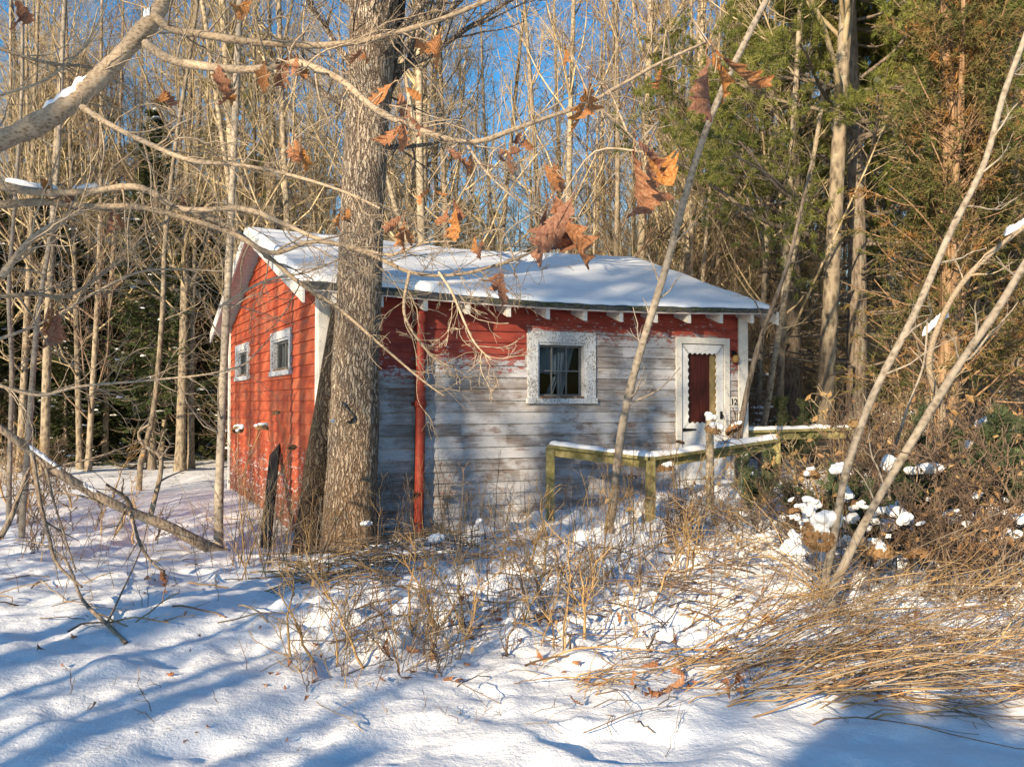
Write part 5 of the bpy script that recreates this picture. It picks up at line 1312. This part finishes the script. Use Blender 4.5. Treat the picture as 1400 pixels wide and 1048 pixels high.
for px, py, t, s in [(445, 905, 0, .8), (505, 860, 1, .9), (560, 900, 2, .9), (610, 845, 0, .9), (640, 905, 1, .8), (690, 860, 2, .8), (735, 830, 1, 1.0), (780, 865, 0, .9), (835, 840, 2, 1.0), (870, 800, 1, 1.0), (700, 790, 0, 1.1), (590, 790, 1, 1.1), (920, 790, 0, 1.0), (800, 790, 2, 1.1)]:
    p = ground_at(px, py); o = place("twiggy_shrub", LOWS[t], p, WR.uniform(0, 6), s); tag(o, ("small tan twiggy shrub", "small dark twiggy shrub", "small grey twiggy shrub")[t] + " in the snow before the cabin front", "shrub", "small twiggy shrubs before the cabin front")
for px, py, t, s in [(15, 700, 0, 1.5), (70, 720, 1, 1.6), (110, 690, 2, 1.4), (20, 760, 1, 1.2), (150, 735, 0, 1.0), (240, 735, 1, 1.0), (60, 660, 0, 1.6)]:
    p = ground_at(px, py); o = place("twiggy_shrub", LOWS[t], p, WR.uniform(0, 6), s); tag(o, ("tan twiggy shrub", "dark twiggy shrub", "grey twiggy shrub")[t] + " tangled around the fallen trunk at left", "shrub", "twiggy shrubs around the fallen trunk")
def petals(seed):
    rng = np.random.default_rng(seed); n = 260; d = rng.normal(size=(n, 3)); d[:, 2] = np.abs(d[:, 2]) * .8 - .15; d /= np.linalg.norm(d, axis=1, keepdims=True)
    c = d * np.array([1, 1, .62]) * rng.uniform(.75, 1.05, (n, 1)); s = np.cross(d, rng.normal(size=(n, 3))); s /= np.linalg.norm(s, axis=1, keepdims=True); u = np.cross(d, s) + d * rng.uniform(-.5, .5, (n, 1))
    w = rng.uniform(.10, .2, (n, 1)); V = np.stack([c - s * w, c - u * w, c + s * w, c + u * w + d * .06], 1).reshape(-1, 3)
    b = MB(); b.add(V, np.arange(n * 4).reshape(-1, 4)); return b.mesh("flower_head", LEAF_TAN, False)
PET = [petals(1), petals(2)]
def clump_mesh(seed, flat=.8):
    rg = np.random.default_rng(seed); bm = bmesh.new()
    c = np.zeros(3)
    for k in range(9):
        r = .55 if k == 0 else rg.uniform(.20, .46)
        if k: c = np.array([rg.normal() * .42, rg.normal() * .30, rg.uniform(-.38, .30)])
        v = bmesh.ops.create_icosphere(bm, subdivisions=3, radius=r)["verts"]
        for q in v: q.co = Vector((q.co.x * rg.uniform(.98, 1.02) + c[0], q.co.y + c[1], (q.co.z + c[2]) * flat))
    me = bpy.data.meshes.new("tmp"); bm.to_mesh(me); bm.free()
    o = bpy.data.objects.new("tmp", me); COL.objects.link(o)
    m = o.modifiers.new("r", 'REMESH'); m.mode = 'VOXEL'; m.voxel_size = .06
    m = o.modifiers.new("s", 'SMOOTH'); m.iterations = 5; m.factor = .6
    dg = bpy.context.evaluated_depsgraph_get(); out = bpy.data.meshes.new_from_object(o.evaluated_get(dg)); bpy.data.objects.remove(o)
    n = len(out.vertices); co = np.zeros(n * 3, np.float32); out.vertices.foreach_get("co", co); co = co.reshape(-1, 3).astype(float)
    d = co / (np.linalg.norm(co, axis=1, keepdims=True) + 1e-6)
    co += d * (.10 * vn(co[:, 0] * 4 + seed, co[:, 1] * 4 + co[:, 2] * 5, seed) + .05 * vn(co[:, 0] * 9, co[:, 1] * 9 + co[:, 2] * 11, seed + 1))[:, None]
    out.vertices.foreach_set("co", co.astype(np.float32).ravel()); out.polygons.foreach_set("use_smooth", np.ones(len(out.polygons), bool))
    out.name = "snow_clump"; out.materials.clear(); out.materials.append(SNOW); return out
CLUMPS = [clump_mesh(s, f) for s, f in ((1, .9), (5, .75), (9, 1.1), (14, .7), (21, 1.0), (33, .85))]
def clump(p, r, k, label, group=None, ry=0):
    o = link("snow_clump", CLUMPS[k], None); o.location = p; r *= .92; o.scale = (r, r * WR.uniform(.7, 1), r * WR.uniform(.8, 1.15)); o.rotation_euler = (WR.normal() * .22, ry + WR.normal() * .22, WR.uniform(0, 6.28))
    tag(o, label, "snow", group)
def hydrangea(px, py, heads, label):
    o = thing("hydrangea_shrub", label, "shrub", (0, 0, 0)); c = ground_at(px, py); P = []; t = np.linspace(0, 1, 9)
    for (hx, hy, Y, sz, snow) in heads:
        e = at(hx, hy, Y); s = c + np.array([WR.normal() * .1, WR.normal() * .1, -.05])
        mid = (s + e) / 2 + np.array([WR.normal() * .08, WR.normal() * .08, .18]); q = spline([s, mid, e], 9); P.append(q)
        r = sz * Y / FPX / 2
        h = link("flower_head", PET[WR.integers(2)], o); h.location = e; h.scale = (r, r, r); h.rotation_euler = (WR.normal() * .3, WR.normal() * .3, WR.uniform(0, 6))
        if snow: clump(e + np.array([0, 0, r * .5]), r * 1.05, int(WR.integers(6)), snow)
    P = np.array(P)
    R = .006 * (1 - .5 * t)[None].repeat(len(P), 0)
    b = MB(); b.tubes(P, R, 6); A, B = grow(WR, P, R, 4, .3, .9, .35, (20, 50), .6, 5, .3, .1, .3, .002); b.tubes(A, B, 4); b.build("stem", STEM_GOLD, o)
hydrangea(915, 725, [(910, 642, 10.4, 24, "snow cap on the dried flower head below the middle of the rail"), (975, 588, 10.6, 22, "snow cap on the dried flower head beside the wooden stake"), (1003, 588, 10.5, 24, "snow cap on the dried flower head right of the stake"), (930, 605, 10.5, 12, None)], "dried hydrangea with snow-capped heads below the rail")
hydrangea(1130, 790, [(1120, 733, 7.3, 50, "large lumpy snow cap on the tan flower head by the crossing stems"), (1108, 650, 8.0, 26, "snow cap on the flower head above the big clump"), (1205, 755, 7.2, 34, "snow cap on the flower head low between the crossing stems"), (1172, 582, 8.2, 26, None), (1160, 690, 7.6, 24, None), (1085, 700, 7.6, 20, None), (1255, 760, 7.3, 34, None)], "dried hydrangea with tan flower heads at the foot of the crossing stems")
hydrangea(350, 790, [(358, 585, 8.6, 18, "small snow cap on the tall weed head before the red gable"), (325, 588, 8.6, 16, "snow cap on the left weed head before the red gable"), (378, 565, 8.7, 12, None), (400, 612, 8.7, 12, None)], "tall dry weed with tufted heads before the red gable")
p = s_ + np.array([0, 0, .03]); clump(p, .095, 2, "round snow cap on top of the wooden stake")
for px, py, Y, r, k, lab in [(1085, 750, 7.2, 26, 0, "big white snow clump left of the crossing stems"), (1128, 710, 7.3, 30, 1, "tall snow lump hanging on the twigs between the crossing stems"), (1146, 640, 7.9, 20, 3, "snow lump on the juniper left of the crossing stems"), (1262, 462, 8.0, 0, 0, ""), (1228, 700, 7.5, 24, 1, "snow clump right of the lower crossing stem"),
                         (1265, 640, 8.2, 24, 3, "flat snow clump high in the right shrubs"), (1215, 632, 8.4, 22, 0, "snow clump beside the upper crossing stem"), (1300, 705, 8.0, 26, 1, "large snow clump in the dark right shrub"), (1350, 700, 8.0, 22, 2, "rounded snow clump near the right edge"), (1350, 578, 9.0, 22, 3, "snow on the dark evergreen shrub at the right edge"),
                         (1325, 605, 9.0, 14, 0, "small snow patch low on the dark evergreen shrub"), (595, 735, 9.4, 16, 1, "snow lump under the drain pipe"), (655, 712, 10.0, 12, 0, "small snow lump at the foot of the bare boards"), (500, 715, 9.25, 10, 3, "snow pat at the foot of the oak"), (455, 575, 9.2, 6, 0, "speck of snow on the oak stub")]:
    if r: clump(at(px, py, Y), r * Y / FPX, k, lab)
cnt = 0
for _ in range(70):
    px, py = WR.uniform(1010, 1400), WR.uniform(640, 790); p = ground_at(px, py); p[2] += WR.uniform(.0, .16)
    clump(p, WR.uniform(.05, .14), int(WR.integers(6)), "white snow clump caught in the tangled shrubs and stalks at right", "snow clumps in the right shrubs")
for _ in range(150):
    px, py, Y = WR.uniform(1080, 1400), WR.uniform(600, 745), WR.uniform(7.2, 8.6); p = at(px, py, Y)
    g_ = float(gz(p[0], p[1]))
    if p[2] < g_: p[2] = g_ + .03
    if p[2] - g_ > .75: continue
    clump(p, WR.uniform(.04, .14) * (1.35 if p[2] - g_ < .3 else .8), int(WR.integers(6)), "white snow clump caught in the tangled shrubs and stalks at right", "snow clumps in the right shrubs")
for _ in range(60):
    px, py = WR.uniform(430, 1010), WR.uniform(735, 880); p = ground_at(px, py); p[2] += WR.uniform(-.03, .04)
    clump(p, WR.uniform(.06, .17), int(WR.integers(6)), "soft snow hump over flattened stalks in the middle ground", "snow humps over the flattened stalks")
# snow lying along limbs
def limb_snow(P, r, label, h=.03, seed=0, w=1.0):
    P = spline(np.array(P), 40); N = 40; k = 9; t = np.linspace(0, 1, N); rg = np.random.default_rng(seed)
    d = P[-1] - P[0]; sd = np.cross(d / np.linalg.norm(d), [0, 0, 1.]); sd /= np.linalg.norm(sd)
    end = np.clip(np.minimum(t, 1 - t) / .12, 0, 1) ** .6; rr = np.interp(t, np.linspace(0, 1, len(np.atleast_1d(r))), np.atleast_1d(r))
    hh = (h * (.75 + .9 * np.abs(vn(t * 6 + seed, t * 0, seed)) + .4 * vn(t * 17, t * 0, seed + 1))) * end; V = []
    for i in range(N):
        wi = rr[i] * w * (1 + .25 * float(vn(np.array(t[i] * 9), np.array(0.), seed + 2))) * (.4 + .6 * end[i])
        for j in range(k):
            u = pi * j / (k - 1); V.append(P[i] + sd * wi * math.cos(u) + np.array([0, 0, rr[i] * .45 + (hh[i] + rr[i] * .5) * math.sin(u) ** .7 * (end[i] > 0)]))
    b = MB(); b.add(V, [(i * k + j, i * k + j + 1, (i + 1) * k + j + 1, (i + 1) * k + j) for i in range(N - 1) for j in range(k - 1)])
    tag(b.build("limb_snow", SNOW), label, "snow")
def pxs(*q): return [at(a, c, Y) for a, c, Y in q]
limb_snow(LIMB0[14:26], .05, "snow ridge along the thick oak limb at the left edge", .045, 1, .8)
limb_snow(LIMB0[38:42], .045, "snow lump lodged on the thick oak limb near the top", .06, 2, .8)
limb_snow(pxs((8, 251, 5.2), (40, 258, 5.2), (78, 262, 5.15)), .022, "snow along the level oak branch at left", .02, 3)
limb_snow(pxs((100, 261, 5.1), (120, 261, 5.1), (135, 260, 5.1)), .02, "short snow scrap farther right on the level oak branch", .02, 4)
limb_snow(pxs((1262, 462, 9.5), (1280, 445, 9.5), (1296, 436, 9.5)), .05, "snow on the elbow of the grey arching limb", .05, 5)
limb_snow(pxs((1374, 325, 9.3), (1390, 316, 9.3), (1404, 309, 9.3)), .045, "snow on the arching limb at the right edge", .05, 6)
limb_snow(P_FALLEN[14:22], .05, "snow strip along the fallen trunk", .03, 7)
limb_snow(P_FALLEN[25:29], .045, "small snow scrap on the middle of the fallen trunk", .025, 8)
# brown leaves fallen on the snow
b = MB()
def litter(pts, smin, smax):
    for p in pts:
        me = LEAVES[int(WR.integers(8))]; 
        n = len(me.vertices); co = np.zeros(n * 3, np.float32); me.vertices.foreach_get("co", co); co = co.reshape(-1, 3)
        s = WR.uniform(smin, smax); a = WR.uniform(0, 6.28); e = WR.normal() * .5
        R = np.array(Euler((WR.normal() * .6, e, a)).to_matrix()); fq = [tuple(f.vertices) for f in me.polygons if len(f.vertices) == 4]
        b.add(co @ R.T * s + p + [0, 0, .02], fq)
litter(scatter(34, 20, 430, 700, 1040), .03, .07); litter(scatter(110, 430, 1000, 740, 940), .04, .10); litter(around(225, 800, 7, .12, .08), .10, .16); litter(scatter(70, 900, 1390, 700, 960), .05, .12)
litter(around(660, 860, 12, .2, .15), .06, .12); litter(around(540, 905, 8, .15, .1), .06, .11); litter(around(470, 790, 14, .3, .15), .06, .12); litter(around(930, 945, 16, .3, .12), .06, .12); litter(scatter(60, 400, 780, 730, 800), .05, .1)
tag(b.build("fallen_leaves", LEAF_OAK), "brown oak leaves strewn on the snow", "leaves", kind="stuff")

# ------------------------------------------------------------------ unseen trees behind the viewpoint, set where their shade falls on the scene
ca_, sa_ = math.cos(rad(SUN_AZ)), math.sin(rad(SUN_AZ))
def off(l, t): return (0 + ca_ * l + sx * t, 8 - sa_ * l + sy * t)
LOWSP = [spruce(25, 3.6, 1.0, 0, 10, .8), spruce(26, 3.0, .9, 0, 10, .8)]  # added spruces, sized so their shade stays on the near snow
for (l, t, k, s, z) in [(-1.0, 15.5, 1, .5, 1), (-.1, 14.5, 0, .68, 1), (1.2, 13.8, 1, .58, 1.1), (1.6, 12.6, 1, .22, .9), (2.75, 12.6, 1, .7, 1.0), (3.2, 12.4, 0, .85, .93), (3.42, 12.0, 1, .9, 1.05), (3.9, 11.8, 1, .9, 1.05), (3.65, 12.9, 0, .9, .98), (4.1, 12.4, 0, .9, .95), (4.6, 12.2, 1, .7, 1.4)]:
    x, y = off(l, t); o = place("spruce_tree", LOWSP[k], (x, y, float(gz(x, y))), l * 3, s, (0, 0), z)
    tag(o, "low young spruce added out of view to shade the near snow", "spruce", "young spruces added for shade behind the viewpoint")
def sparse_tree(seed, H, r, nb=12):
    rng = np.random.default_rng(seed); P = trunk_line(rng, H, .03, .08); R = flare(r * (1 - P[:, 2] / H) ** .7 + .01, P, r); tb = MB(); tb.tubes(P - np.array([0, 0, .15]), R, 10)
    A, B = grow(rng, P[None], R[None], nb, .3, .95, H * .24, (30, 60), .45, 8, .25, .2, .5, .008, True); cb = MB(); cb.tubes(A, B, 6); A2, B2 = grow(rng, A, B, 4, .2, .95, .5, (30, 60), .6, 6, .3, .1, .5, .005); cb.tubes(A2, B2, 4)
    return [("trunk", tb.mesh("trunk", BARK_GREY)), ("crown", cb.mesh("crown", TWIG_TAN))]
SPARSE = [sparse_tree(81, 16, .12, 16), sparse_tree(82, 15, .17, 14), sparse_tree(83, 17, .08, 18), sparse_tree(84, 16, .34, 10), sparse_tree(87, 21, .2, 8), sparse_tree(86, 14, .05, 26)]
for (l, t, k, s) in [(-9.2, 30, 0, 1), (-8.5, 22, 5, 1), (-7.9, 24, 2, 1), (-7.3, 19, 5, 1.1), (-6.9, 31, 1, 1), (-6.2, 22, 2, 1.1), (-5.8, 27, 0, 1), (-5.0, 20, 5, 1), (-4.6, 25, 2, 1), (-4.2, 34, 4, 1), (-3.4, 21, 5, 1), (-1.45, 24, 3, 1), (-1.95, 30, 4, .8), (-.75, 36, 4, .9), (.25, 37, 4, .8), (.55, 25, 2, 1.1), (2.3, 34, 2, 1), (-8.2, 16, 5, 1.1), (-6.6, 17, 5, 1), (-5.4, 15, 5, .9), (-4.4, 16, 5, 1), (-2.05, 15, 5, 1), (-.95, 17, 5, 1.1), (-.3, 14, 5, .9)]:
    x, y = off(l, t); o = place("bare_tree", SPARSE[k], (x, y, float(gz(x, y))), l * 7, s); tag(o, "bare tree out of view behind the viewpoint", "tree", "bare trees behind the viewpoint")
TALL = pine(36, 21.5, 17.2, 1.25, 40, 16, 6)  # added high-crowned pine, shaped to shade only the roof
for (l, t, k, s) in [(-1.35, 45, 2, 1.0), (-.1, 46, 2, 1.02)]:
    x, y = off(l, t); o = place("pine_tree", (PINES + [TALL])[k], (x, y, float(gz(x, y))), l * 7, s); tag(o, "pine added out of view to shade the roof", "pine", "pines added for shade behind the viewpoint")
